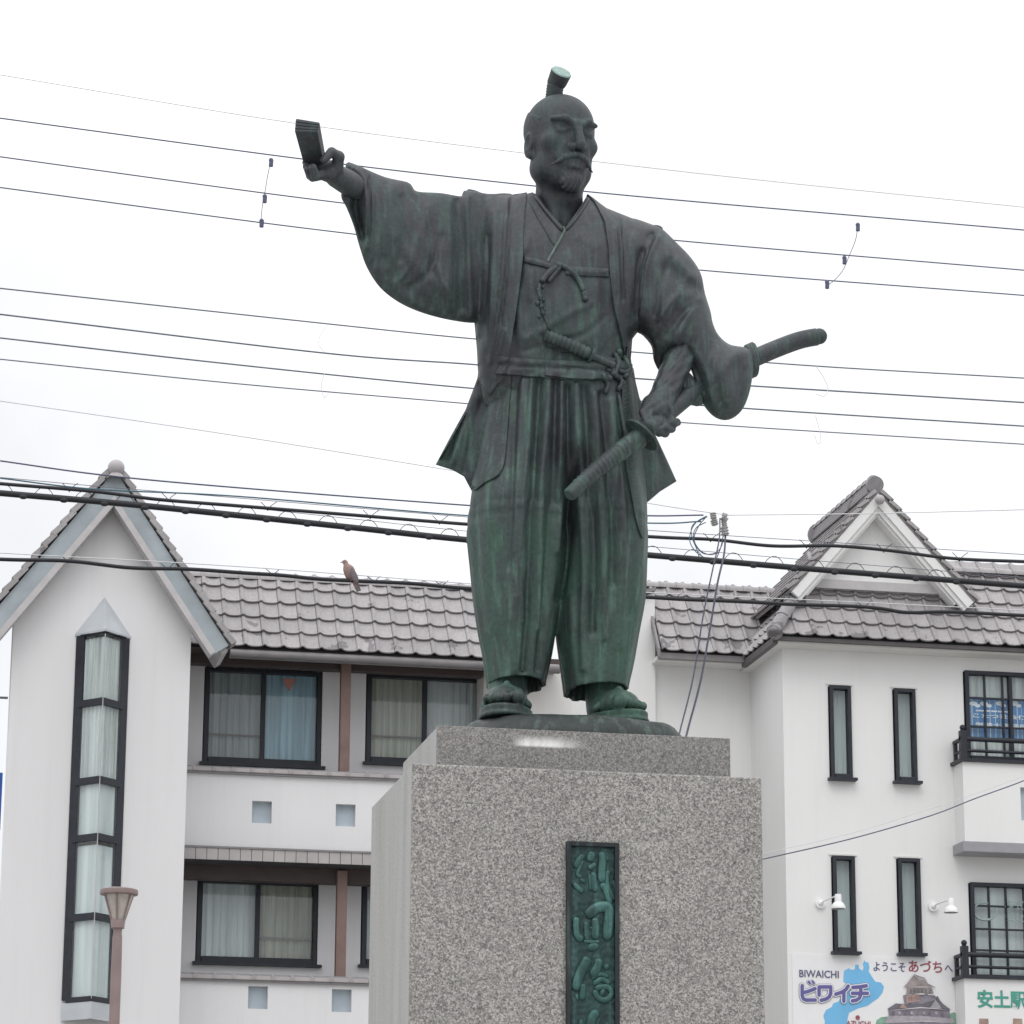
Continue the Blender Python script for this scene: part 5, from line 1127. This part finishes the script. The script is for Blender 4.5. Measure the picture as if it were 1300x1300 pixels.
# balconies with black rails (upper and lower)
YBL = YM - .42
fr, qb = window(rb, 1224, 855, 1330, 968, YM + .06, fw=.06, mull=(.545,), curt='curtain_white', cols=(.24, .455, .76), bars=(.70, .38), fdep=.1)
fr2, qc = window(rb, 1231, 1123, 1345, 1245, YM + .06, fw=.06, curt='curtain_pale', cols=(.21, .40, .60, .80), bars=(.76, .52, .30), fdep=.1, wavy=False)
for (ytop, ybot, sgn) in ((968, 1068, 1), (1243, 1345, 0)):
    bx0 = XZ(1222 + (2 if not sgn else 0), ytop, YBL)[0]; bz1 = XZ(1225, ytop - 1, YBL)[1]; bz0 = XZ(1225, ybot, YBL)[1]
    holes = [rect(1296, 1000, 1330, 1042, YBL)] if sgn else []
    w_ = wall_with_holes('balcony_wall', bx0, mx1 - 2, bz0, bz1, YBL, YBL + .12, holes, 'plaster_white', rb)
    m = MB(); m.box(bx0, bx0 + .12, YBL + .121, YM - .001, bz0, bz1); part('balcony_side', m, 'plaster_white', rb)
    for h in holes: m = MB(); m.box(h[0], h[1], YBL + .09, YBL + .11, h[2], h[3]); part('opening_panel', m, 'opening_grey', w_)
    m = MB(); m.box(bx0 - .05, mx1 - 2, YBL - .05, YM - .002, bz1 + .002, bz1 + .05); part('balcony_cap', m, 'dark_frame', rb)
    if sgn: m = MB(); m.box(bx0 - .05, mx1 - 2, YBL - .05, YM - .002, bz0 - .16, bz0 - .002); part('balcony_base', m, 'ledge_side', rb, bevel=.01)
    rl = MB(); zr1 = bz1 + .36; rl.tube([(bx0 - .02, YBL + .04, zr1), (mx1 - 2, YBL + .04, zr1)], .038, 8); rail = part('balcony_rail', rl, 'dark_frame', rb, smooth=True)
    rl = MB(); rl.tube([(bx0 - .02, YBL + .04, bz1 + .18), (mx1 - 2, YBL + .04, bz1 + .18)], .024, 8); rl.tube([(bx0 + .02, YBL + .04, zr1), (bx0 + .02, YM - .02, zr1)], .035, 8); rl.tube([(bx0 + .02, YBL + .04, bz1 + .18), (bx0 + .02, YM - .02, bz1 + .18)], .024, 8); part('rail_bar', rl, 'dark_frame', rail, smooth=True)
    for k in range(5):
        xp = bx0 + .03 + k * 1.05; m = MB(); m.box(xp - .05, xp + .05, YBL - .01, YBL + .09, bz1 + .05, zr1 + (.12 if k == 0 else 0))
        if k == 0: m.ball((xp, YBL + .04, zr1 + .17), .045, 12, 8); m.lathe((xp, YBL + .04, zr1 + .12), [(.05, 0), (.025, .02), (.02, .04)], 12)
        part('rail_post', m, 'dark_frame', rail)
    m = MB(); m.box(bx0, bx0 + .05, YM - .08, YM - .02, bz1 + .05, zr1); part('rail_post', m, 'dark_frame', rail)
# faint company emblem behind the lower window
sx_, sz_ = XZ(1250, 1157, YM); lg = MB(); lg.tube([(sx_ + .16 * cos(t_) * (1 + .15 * t_ / 6), YM - .005, sz_ + .13 * sin(t_)) for t_ in np.linspace(1.2, 6.8, 26)], [.008 + .012 * sin(pi * k / 25) for k in range(26)], 6); part('window_emblem', lg, 'logo_grey', fr2)
xk, zk = XZ(1276, 1170, YM); lettering('window_text', '株式', xk, zk + .18, YM - .002, .15, 'logo_grey', fr2); lettering('window_text', '会社', xk, zk, YM - .002, .15, 'logo_grey', fr2)
# blue poster hung in the upper window
bn = thing('window_poster', (XZ(1260, 912, YM)[0], YM, XZ(1260, 935, YM)[1]), 'blue poster with white Japanese lettering hung inside the upper balcony window', 'poster')
YN = YM + .075
x0_, x1_, z0_, z1_ = rect(1227, 887, 1330, 937, YN); m = MB(); m.box(x0_, x1_, YN, YN + .004, z0_, z1_); part('poster_sheet', m, 'banner_blue', bn)
H_ = z1_ - z0_
x_, z_ = XZ(1235, 911, YN); lettering('poster_text', 'こたつ社会保険', x_, z_, YN - .002, .072, 'banner_white', bn, w=1.02, offset=.02)
x_, z_ = XZ(1238, 923, YN); lettering('poster_text', '労務士事務所', x_, z_, YN - .002, .078, 'banner_white', bn, w=.85, offset=.02)
m = MB()
for k in range(16):
    xx = XZ(1239, 902, YN)[0] + k * .035; m.box(xx, xx + .022 + .008 * (k % 3), YN - .005, YN - .001, XZ(1239, 903, YN)[1], XZ(1239, 901, YN)[1])
part('small_print', m, 'banner_white', bn, kind='stuff')
for px_, w2 in ((1231, 12), (1243, 16), (1266, 8), (1283, 12)):
    m = MB(); xx, zq = XZ(px_, 893, YN); m.ball((xx + w2 * .005, YN - .002, zq), .045, 10, 6, (1.5, .05, .8)); m.ball((xx + w2 * .008 + .03, YN - .002, zq - .03), .035, 10, 6, (1.3, .06, .8)); part('poster_motif', m, 'banner_white', bn)

# ------------------------------------------------------------------ painted wall sign
mu = thing('wall_sign', (XZ(1110, 1290, YM)[0], YM - .01, XZ(1110, 1330, YM)[1]), 'printed welcome panel with blue lake, castle and Japanese lettering under the slit windows', 'sign')
x0_, x1_, _, z1_ = rect(1006, 1214, 1212, 1300, YM); zbot = XZ(1100, 1352, YM)[1]
Y0 = YM - .012; m = MB(); m.box(x0_, x1_, Y0, YM - .001, zbot, z1_); part('sign_board', m, 'sign_white', mu)
def zq(x, y): return XZ(1000 + x / 5.4167, 1190 + y / 5.4167, YM)     # coordinates read off an enlarged view
def flat(name, pts, mat, lay): m = MB(); m.prism([zq(*p) for p in pts], Y0 - .003 - lay * .004, Y0 - lay * .004 - .0005); return part(name, m, mat, mu)
flat('lake_shape', [(245, 640), (255, 580), (243, 540), (262, 500), (300, 480), (312, 455), (350, 440), (355, 425), (400, 420), (420, 330), (380, 305), (385, 230), (420, 212), (432, 225), (460, 220), (462, 190), (485, 188), (490, 215), (512, 230),
                   (520, 210), (515, 185), (525, 158), (535, 172), (552, 172), (560, 205), (555, 235), (580, 275), (600, 305), (640, 312), (660, 340), (650, 380), (620, 420), (590, 440), (550, 470), (480, 490), (420, 520), (410, 560), (400, 640)], 'print_blue', 0)
x_, z_ = zq(78, 274); x2, z2 = zq(348, 236); lettering('sign_text', 'BIWAICHI', x_, z_, Y0 - .004, z2 - z_ + .01, 'print_navy', mu, w=x2 - x_, offset=.008)
x_, z_ = zq(66, 458); x2, z2 = zq(554, 296)
STK = [[(96, 333), (96, 402), (104, 424), (122, 432), (186, 432)], [(100, 382), (140, 372), (184, 354)], [(140, 306), (150, 318)], [(166, 303), (177, 316)],
       [(212, 398), (212, 342), (292, 342), (292, 388), (280, 412), (258, 426), (226, 434)],
       [(412, 336), (396, 360), (368, 378), (326, 392)], [(382, 372), (382, 440)],
       [(444, 346), (490, 342), (536, 334)], [(440, 386), (544, 386)], [(498, 344), (498, 392), (488, 420), (466, 434), (440, 438)]]
for nm, rw, mt, dy in (('sign_text_outline', 21, 'print_navy', .006), ('sign_text_outline', 18.5, 'sign_white', .012), ('sign_text', 11.5, 'print_purple', .018)):
    m = MB(); u_ = (zq(100, 0)[0] - zq(0, 0)[0]) / 100; kk_ = 0
    for st_ in STK:
        rr_ = rw * (.62 if len(st_) == 2 and st_[0][1] < 310 else 1) * u_
        for a_, b_ in zip(st_, st_[1:]):
            A_, B_ = Vector(zq(*a_)), Vector(zq(*b_)); ang = math.atan2(B_.y - A_.y, B_.x - A_.x); kk_ += 1; pp = []
            for c_, o_ in ((A_, pi / 2), (B_, -pi / 2)):
                for t_ in range(7): an = ang + o_ + pi * t_ / 6; pp.append((c_.x + rr_ * cos(an), c_.y + rr_ * sin(an)))
            m.prism(pp, Y0 - dy - kk_ * .0003, Y0 - dy + .004)
    part(nm, m, mt, mu)
x_, z_ = zq(588, 232); x2, z2 = zq(806, 178); lettering('sign_text', 'ようこそ', x_, z_, Y0 - .001, z2 - z_ + .005, 'print_navy', mu, w=x2 - x_, offset=.012)
x_, z_ = zq(830, 240); x2, z2 = zq(1058, 166); lettering('sign_text', 'あづち', x_, z_, Y0 - .001, z2 - z_ + .005, 'print_red', mu, w=x2 - x_, offset=.016)
x_, z_ = zq(1078, 238); x2, z2 = zq(1132, 196); lettering('sign_text', 'へ', x_, z_, Y0 - .001, z2 - z_ + .005, 'print_navy', mu, w=x2 - x_, offset=.012)
x_, z_ = zq(400, 612); x2, z2 = zq(566, 578); lettering('sign_text', 'AZUCHI', x_, z_, Y0 - .009, z2 - z_, 'print_red', mu, w=x2 - x_, offset=.01)
m = MB(); c = zq(479, 552); m.prism([(c[0] + .033 * cos(t_), c[1] + .033 * sin(t_)) for t_ in np.linspace(0, 2 * pi, 16, endpoint=False)], Y0 - .012, Y0 - .006); part('map_dot', m, 'print_red', mu)
# castle keep picture
for nm, pts, mt, ly in (('castle_tree', [(590, 700), (600, 610), (610, 570), (640, 550), (680, 545), (720, 560), (750, 600), (760, 700)], 'print_tree', 0), ('castle_tree', [(1060, 700), (1070, 560), (1100, 530), (1140, 515), (1170, 530), (1165, 580), (1175, 700)], 'print_tree', 0),
                        ('castle_wall', [(700, 700), (690, 500), (910, 460), (1110, 500), (1120, 700)], 'print_castle_wall', 1), ('castle_roof', [(684, 492), (740, 455), (830, 462), (905, 430), (930, 420), (1000, 410), (1040, 430), (1080, 475), (1118, 500), (1000, 496), (912, 478), (690, 502)], 'print_roof', 2),
                        ('castle_roof', [(660, 590), (690, 540), (912, 540), (1130, 560), (1150, 590), (912, 572)], 'print_roof_light', 3), ('castle_wall', [(800, 455), (790, 400), (860, 380), (1010, 400), (1020, 430), (910, 460)], 'print_castle_wall', 3),
                        ('castle_gallery', [(815, 450), (812, 405), (900, 392), (905, 440)], 'print_pink', 4), ('castle_wall', [(812, 390), (820, 345), (985, 345), (1000, 385), (912, 392)], 'print_taupe', 4),
                        ('castle_roof', [(792, 345), (815, 320), (845, 280), (866, 256), (938, 280), (960, 320), (1016, 345), (912, 340)], 'print_taupe', 5), ('castle_roof', [(860, 262), (868, 250), (875, 268), (930, 285), (938, 276), (942, 296), (900, 300)], 'print_roof_light', 6),
                        ('castle_gable', [(760, 488), (785, 455), (815, 488)], 'print_brown', 6), ('castle_gable', [(970, 490), (1012, 430), (1060, 492)], 'print_roof_light', 6), ('castle_roof', [(1012, 412), (1024, 404), (1050, 450), (1116, 500), (1050, 490)], 'print_roof', 7)):
    flat(nm, pts, mt, ly)
for pts in ([(688, 505), (912, 481), (1114, 502), (912, 488)], [(662, 592), (912, 574), (1148, 592), (912, 580)], [(800, 345), (912, 341), (1012, 346), (912, 346)], [(812, 395), (912, 392), (1002, 394), (912, 397)], [(790, 402), (912, 386), (1012, 404), (912, 392)]):
    flat('castle_eave_line', pts, 'print_pale', 8)
for k in range(9): flat('castle_window', [(712 + k * 42, 532), (712 + k * 42, 512), (728 + k * 42, 512), (728 + k * 42, 532)], 'print_roof_light' if k % 2 else 'print_roof', 8)
for k in range(6): flat('castle_window', [(835 + k * 26, 380), (835 + k * 26, 360), (848 + k * 26, 360), (848 + k * 26, 380)], 'print_roof', 8)
for k in range(5):
    flat('castle_window', [(822 + k * 17, 440 - k * 2), (822 + k * 17, 412 - k * 2), (834 + k * 17, 410 - k * 2), (834 + k * 17, 438 - k * 2)], 'print_brown', 6)
# green station name on the lower balcony wall
sn = thing('station_name_sign', (XZ(1262, 1270, YBL)[0], YBL, XZ(1262, 1290, YBL)[1]), 'green Japanese lettering fixed on the white lower balcony wall at the right edge', 'sign')
x_, z_ = XZ(1241, 1280, YBL); x2, z2 = XZ(1303, 1258, YBL); lettering('sign_text', '安土駅', x_, z_, YBL - .002, z2 - z_, 'print_green', sn, w=x2 - x_, offset=.03)
for px_ in (1243, 1286):
    a_ = XZ(px_, 1293, YBL); m = MB(); s_ = .14; m.prism([(a_[0], a_[1]), (a_[0] + s_, a_[1]), (a_[0] + s_ * 1.05, a_[1] - s_ * 1.3), (a_[0] - .01, a_[1] - s_ * 1.3)], YBL - .005, YBL - .001); q = part('name_tile', m, 'print_brown', sn)
# two swan-neck wall lamps
for (px_, py_, hx, hy, lb_) in ((1041, 1147, 1064, 1150, 'small white wall lamp left of the lower left slit window'), (1184, 1151, 1207, 1155, 'small white wall lamp right of the lower right slit window')):
    p = at(px_, py_, YM); L_ = thing('wall_lamp', (p.x, YM, p.z), lb_, 'lamp', 'white lamps over the wall sign')
    m = MB(); m.tube([(p.x, YM - .001, p.z), (p.x, YM - .045, p.z)], .075, 20); m.ball((p.x, YM - .05, p.z), .04, 12, 8); part('lamp_base', m, 'white_paint', L_, smooth=True)
    h = at(hx, hy - 10, YM - .55); m = MB(); m.tube([(p.x, YM - .04, p.z), (p.x + .02, YM - .2, p.z + .02), (h.x, YM - .55, h.z + .04)], .012, 8); part('lamp_arm', m, 'white_paint', L_, smooth=True)
    m = MB(); m.lathe((h.x, YM - .55, h.z - .16), [(.108, 0), (.11, .012), (.10, .05), (.075, .085), (.052, .10), (.05, .2), (.045, .215), (.0, .218)], 22); part('lamp_shade', m, 'white_paint', L_, smooth=True)
    m = MB(); m.lathe((h.x, YM - .55, h.z - .157), [(.104, 0), (.09, .04), (.0, .05)], 22); part('lamp_reflector', m, 'shade_inner', L_, smooth=True)

# ------------------------------------------------------------------ street lamp
YL = 24.0; p = at(151, 1135, YL); sl = thing('street_lamp', (p.x, YL, 0), 'brown street lamp with a funnel-shaped head in front of the left tower', 'street lamp')
u = (at(152, 1135, YL) - at(151, 1135, YL)).length; zt = p.z
m = MB(); m.lathe((p.x, YL, zt), [(0, 6 * u), (20 * u, 6.5 * u), (24 * u, 5 * u), (24.5 * u, 1 * u), (24 * u, -1 * u), (19 * u, -2 * u), (0, -2 * u)], 32); lid = part('lamp_lid', m, 'lamp_brown', sl, smooth=True)
m = MB()
for a_ in (0, 2.1, 4.2): m.ball((p.x + 17 * u * cos(a_), YL + 17 * u * sin(a_), zt + 6 * u), 1.4 * u, 8, 6)
part('lid_screw', m, 'lamp_brown', lid)
m = MB(); m.lathe((p.x, YL, zt), [(18 * u, -2 * u), (8.5 * u, -33 * u)], 28); part('lamp_glass', m, 'lamp_glass', sl, smooth=True)
for k in range(6):
    a_ = k * pi / 3 + .3; m = MB(); m.tube([(p.x + 19 * u * cos(a_), YL + 19 * u * sin(a_), zt - 2 * u), (p.x + 8.6 * u * cos(a_), YL + 8.6 * u * sin(a_), zt - 34 * u)], 1.3 * u, 6); part('lamp_rib', m, 'lamp_brown', sl)
m = MB(); m.lathe((p.x, YL, zt), [(8 * u, -31 * u), (9.6 * u, -33 * u), (8.4 * u, -42 * u), (8.8 * u, -43.5 * u), (6 * u, -44.5 * u), (5.4 * u, -49 * u), (6.2 * u, -55 * u), (6.8 * u, -100 * u), (8.5 * u, -(zt / u - 12)), (12 * u, -(zt / u))], 24); part('lamp_post', m, 'lamp_brown', sl, smooth=True)

# ------------------------------------------------------------------ overhead wires
def wire(pts, Y, thick_px, mat, label, name='power_line', cat='power line', group=None, wob=0, Y2=None, par=None, pname=None):
    pts = [tuple(map(float, p)) for p in pts]
    q = crom(pts, 14)
    if pts[0][0] <= 2 and pts[-1][0] >= 1298:
        a, b = q[0], q[1]; c, d = q[-1], q[-2]; q = [a + (a - b) * 12] + q + [c + (c - d) * 12]
    P = []
    for i, p in enumerate(q):
        Yv = Y if Y2 is None else Y + (Y2 - Y) * i / (len(q) - 1)
        P.append(at(p[0], p[1] + wob * sin(p[0] * .045), Yv))
    u = Y / 3900; m = MB(); m.tube(P, thick_px * u / 2, 6 if thick_px < 4 else 10)
    o = part(pname or name, m, mat, par, smooth='all')
    if par is None: tags(o, label, cat, group)
    return o
WG = 'wires strung across the sky'
wire([(0, 95), (400, 160), (860, 217), (1300, 263)], 36, 1.2, 'wire_pale', 'faintest topmost wire, running just above the statue\'s raised fan and behind its face', group=WG)
wire([(0, 150), (385, 202), (650, 233), (860, 254), (1300, 292)], 30, 1.8, 'cable_dark', 'upper dark power line passing behind the raised fan and the chin', group=WG)
wire([(0, 199), (350, 247), (600, 277), (845, 304), (1300, 343)], 30, 1.7, 'cable_dark', 'second dark power line, passing behind the wrist of the raised arm', group=WG)
wire([(0, 238), (350, 285), (600, 314), (890, 343), (1300, 375)], 30, 1.7, 'cable_dark', 'third dark power line, passing behind the raised sleeve', group=WG)
wire([(0, 366), (415, 411), (600, 430), (805, 447), (1040, 465), (1300, 480)], 33, 1.8, 'wire_grey', 'thin grey wire just below the hanging sleeve, at the height of the scabbard tip', group=WG)
wire([(0, 399), (410, 448), (605, 463), (800, 480), (1300, 511)], 33, 2.1, 'wire_grey', 'grey wire passing behind the statue\'s belt', group=WG)
wire([(0, 429), (300, 463), (600, 493), (940, 518), (1300, 541)], 33, 2.0, 'wire_grey', 'grey wire passing behind the sword hand', group=WG)
wire([(0, 456), (300, 487), (600, 513), (860, 536), (1300, 564)], 33, 1.6, 'wire_grey', 'thin grey wire passing behind the sword guard', group=WG)
wire([(0, 509), (280, 550), (560, 595), (830, 640), (918, 653)], 40, 1.2, 'wire_pale', 'very thin wire sloping down from the left to the insulators', group=WG)
wire([(922, 654), (1100, 652), (1300, 647)], 40, 1.2, 'wire_pale', 'very thin nearly level wire running right from the insulators', group=WG)
wire([(0, 585), (130, 603), (300, 619), (600, 642), (800, 654), (893, 654)], 34, 2, 'cable_dark', 'dark wire ending at the upper pale insulator', group=WG)
wire([(0, 607), (120, 621), (300, 630), (600, 655), (820, 664), (890, 662)], 34, 1.9, 'cable_blue', 'dark bluish wire ending at the lower pale insulator', group=WG)
# hung cable D2 with messenger
c2 = wire([(0, 614), (120, 624), (200, 634), (300, 642), (450, 654), (600, 666), (820, 681), (905, 685), (980, 693), (1060, 693), (1130, 699), (1210, 709), (1300, 713)], 35, 4.6, 'cable_black', 'medium black telephone cable with its thin carrier wire, above the thickest cable', 'telephone_cable', 'cable', group='black cables in front of the houses')
wire([(0, 606), (120, 617), (300, 632), (600, 657), (820, 673), (1000, 685), (1300, 704)], 35, .9, 'wire_grey', '', par=c2, pname='carrier_wire')
for x_ in (88, 214, 340, 470, 558, 902, 1024, 1122, 1218): 
    y_ = np.interp(x_, [0, 120, 300, 600, 820, 905, 980, 1060, 1130, 1210, 1300], [614, 624, 642, 666, 681, 685, 693, 693, 699, 709, 713])
    wire([(x_ - 9, y_ - 8), (x_ - 2, y_ - 1), (x_, y_ + 3), (x_ + 3, y_ - 2), (x_ + 11, y_ - 8)], 35, .9, 'cable_black', '', par=c2, pname='cable_clip')
# thickest cable with hoops under its carrier
ybig = lambda x: np.interp(x, [0, 150, 290, 450, 600, 815, 1050, 1300], [626, 639, 653, 670, 686, 704, 724, 744])
c3 = wire([(x_, ybig(x_)) for x_ in (0, 150, 290, 450, 600, 815, 1050, 1300)], 35, 8.0, 'cable_black', 'thickest black cable with wire hoops, crossing behind the statue\'s thighs', 'trunk_cable', 'cable', group='black cables in front of the houses')
wire([(x_, ybig(x_) - 11) for x_ in (0, 150, 290, 450, 600, 815, 1050, 1300)], 35, .8, 'wire_grey', '', par=c3, pname='carrier_wire')
x_ = 4
while x_ < 1290:
    y_ = ybig(x_); wire([(x_ - 13, y_ - 2), (x_ - 7, y_ - 9), (x_, y_ - 12), (x_ + 7, y_ - 9), (x_ + 13, y_ - 1)], 35, .95, 'cable_black', '', par=c3, pname='cable_hoop')
    m = MB(); m.ball(at(x_ - 26, ybig(x_ - 26) + 2, 34.98), .034, 10, 6, (1.5, .8, .9)); part('cable_tie', m, 'cable_black', c3)
    x_ += 51.5
# lowest cable
ylow = lambda x: np.interp(x, [0, 80, 160, 240, 340, 400, 450, 520, 600, 815, 900, 960, 1100, 1150, 1200, 1300], [710, 712, 720, 723, 729, 735, 737, 741, 747, 758, 762, 765, 771, 777, 777, 781])
c4 = wire([(x_, ylow(x_)) for x_ in (0, 80, 160, 240, 340, 400, 450, 520, 600, 815, 900, 960, 1100, 1150, 1200, 1300)], 36, 5.0, 'cable_black', 'lowest black cable, where the pigeon sits, running along the roof edges', 'drop_cable', 'cable', group='black cables in front of the houses', wob=.4)
wire([(0, 702), (300, 719), (600, 741), (815, 752), (1100, 765), (1300, 775)], 36, 1.2, 'wire_pale', '', par=c4, pname='carrier_wire')
for x_ in (86, 212, 346, 474, 560, 856, 1096):
    y_ = ylow(x_); wire([(x_ - 8, y_ - 7), (x_ - 1, y_ - 1), (x_, y_ + 2), (x_ + 2, y_ - 1), (x_ + 9, y_ - 7)], 36, .9, 'cable_black', '', par=c4, pname='cable_clip')
# spacer jumpers on the power lines
def jumper(pts, cl, label, ends):
    o = thing('line_jumper', at(pts[0][0], pts[0][1], 30), label, 'wire fitting', 'small loops hanging between the wires')
    wire(pts, 30, 1.0 if cl else .8, 'wire_grey' if cl else 'wire_pale', '', par=o, pname='loop_wire')
    for e in ends:
        m = MB(); c = at(e[0], e[1], 30); m.tube([c + Vector((0, 0, -.035)), c + Vector((.003, 0, .035))], .022, 8); m.ball(c + Vector((0, 0, .03)), .024, 8, 6); part('clamp', m, 'cable_dark', o)
jumper([(344, 204), (340, 222), (337, 240), (333, 262), (331, 285)], True, 'pair of small dark clamps joined by a wire between the left power lines', [(344, 207), (336, 253), (332, 284)])
jumper([(1089, 288), (1086, 305), (1078, 325), (1070, 343), (1060, 355), (1050, 363)], True, 'curved jumper with dark clamps between the right power lines', [(1089, 289), (1072, 331), (1050, 362)])
jumper([(417, 412), (407, 425), (405, 438), (412, 447)], False, 'faint small loop on the left below the raised sleeve, upper one', [])
jumper([(412, 474), (408, 488), (411, 504), (417, 500)], False, 'faint small loop on the left below the raised sleeve, lower one', [])
jumper([(1036, 465), (1046, 480), (1051, 494), (1046, 503), (1036, 500)], False, 'faint small loop on the right near the scabbard tip', [])
jumper([(1035, 527), (1040, 545), (1042, 560), (1038, 563), (1034, 552)], False, 'faint small loop on the right well below the scabbard tip', [])
# insulators and loops
ins = thing('insulator_cluster', at(907, 662, 34), 'cluster of pale insulators and looped blue-black cable ends to the right of the statue\'s hip', 'insulator')
uu = 34 / 3900
for (a, b, r) in (((905, 651), (906, 659), 3.6), ((906, 660), (908, 667), 4.0), ((917, 656), (922, 662), 4.2), ((919, 662), (920, 669), 3.2), ((919, 669), (921, 680), 4.5)):
    m = MB(); A_, B_ = at(*a, 34), at(*b, 34); D = B_ - A_; prof = []
    m.tube([A_ + D * (i / 12) for i in range(13)], [uu * r * 1.25 * (.72 + .28 * (i % 4 in (1, 2))) for i in range(13)], 14); part('insulator', m, 'insulator_grey', ins, smooth=True)
m = MB(); m.tube([at(917, 653, 34), at(923, 655, 34)], uu * 3, 10); part('bracket', m, 'insulator_grey', ins)
for pts, mt in (([(897, 655), (884, 663), (877, 675), (876, 688), (883, 700), (894, 708)], 'cable_blue'), ([(896, 663), (884, 670), (880, 682), (884, 694), (894, 703), (908, 702), (916, 693), (918, 680)], 'cable_dark'),
                ([(895, 658), (887, 668), (881, 684), (888, 698), (900, 704), (912, 702)], 'cable_dark'), ([(898, 656), (880, 666), (878, 680), (884, 696), (888, 708)], 'cable_blue'), ([(918, 681), (915, 695), (910, 708)], 'cable_dark')):
    wire(pts, 34, 1.3, mt, '', par=ins, pname='cable_loop')
wire([(914, 658), (913, 685), (905, 722), (893, 780), (880, 860), (864, 925), (858, 950)], 34, 1.8, 'drop_navy', 'thinner of the two dark drop wires falling from the insulators behind the plinth', 'drop_wire', 'wire', Y2=30)
wire([(921, 680), (919, 705), (911, 740), (901, 800), (889, 866), (873, 927), (868, 950)], 34, 2.5, 'drop_navy', 'thicker of the two dark drop wires falling from the insulators behind the plinth', 'drop_wire', 'wire', Y2=30)
wire([(940, 1098), (972, 1090), (1080, 1065), (1180, 1036), (1240, 1013), (1300, 991), (1360, 965)], 40, 1.5, 'cable_dark', 'darker service wire rising to the right across the white house wall', 'service_wire', 'wire')
wire([(940, 1091), (972, 1083), (1080, 1058), (1180, 1027), (1240, 1007), (1300, 985), (1360, 960)], 40, .7, 'wire_pale', 'fainter service wire just above its darker twin on the white house wall', 'service_wire', 'wire')
wire([(-60, 884), (-20, 885), (10, 886)], 44.8, 3, 'gutter', 'short grey pipe at the left edge beside the tower', 'side_pipe', 'pipe')

# ------------------------------------------------------------------ pigeon
bu = 36 / 3900; pc = at(444, 728, 36)
bird = thing('pigeon', at(446, 736, 36), 'brownish pigeon perched on the lowest black cable above the left roof', 'bird')
def pig(X): # x right, y away, z up (pixel units) about body centre
    d = caps(X, (-2, 0, 5), (5, 1, -6), 6.2, 5.0); d = su(d, ell(X, (0, 0, 1), (6.8, 6.2, 9)), 3)
    d = su(d, caps(X, (-3.5, 0, 7), (-5.5, 0, 13), 4.2, 2.9), 2.5); d = su(d, ell(X, (-6.4, 0, 14.4), (3.3, 3.0, 3.0)), 1.4)
    d = su(d, caps(X, (5, 1, -6), (9.5, 2.5, -18), 3.4, 2.2), 2.5); return d
P, F = surfnet(pig, (-14, -10, -24), (16, 10, 21), .7); Wd = lambda p: np.c_[pc.x + p[:, 0] * bu, pc.y + p[:, 1] * bu, pc.z + p[:, 2] * bu]
part('body', MB().add(Wd(P), F), 'pigeon_body', bird, smooth='all')
for sy in (-1, 1):
    P, F = surfnet(lambda X: ell(np.c_[(X[:, 0] - 4) * .88 + (X[:, 2] + 3) * .47, X[:, 1] - sy * 5, -(X[:, 0] - 4) * .47 + (X[:, 2] + 3) * .88], (0, 0, 0), (4.6, 2.2, 11.5)), (-10, sy * 5 - 4, -18), (18, sy * 5 + 4, 12), .7)
    part('wing', MB().add(Wd(P), F), 'pigeon_wing', bird, smooth='all')
m = MB(); m.tube([Wd(np.array([[-9.2, 0, 14.6]]))[0], Wd(np.array([[-12.4, 0, 13.2]]))[0]], [.9 * bu, .25 * bu], 8); part('beak', m, 'pigeon_dark', bird)
for sy in (-1, 1):
    m = MB(); m.ball(Wd(np.array([[-7.6, sy * 2.5, 15.2]]))[0].tolist(), .7 * bu, 8, 6); part('eye', m, 'pigeon_dark', bird)
    m = MB(); m.tube([Wd(np.array([[2, sy * 2, -7]]))[0], Wd(np.array([[1.0, sy * 2, -10.5]]))[0]], .6 * bu, 6); part('leg', m, 'pigeon_body', bird)
P_ = Wd(np.array([[6, 1.5, -8], [9.5, 2.4, -14], [12.5, 3.2, -21.5]], float)); m = MB(); m.tube([tuple(p) for p in P_], [2.6 * bu, 2.9 * bu, 3.2 * bu], 10); part('tail', m, 'pigeon_wing', bird, smooth=True)
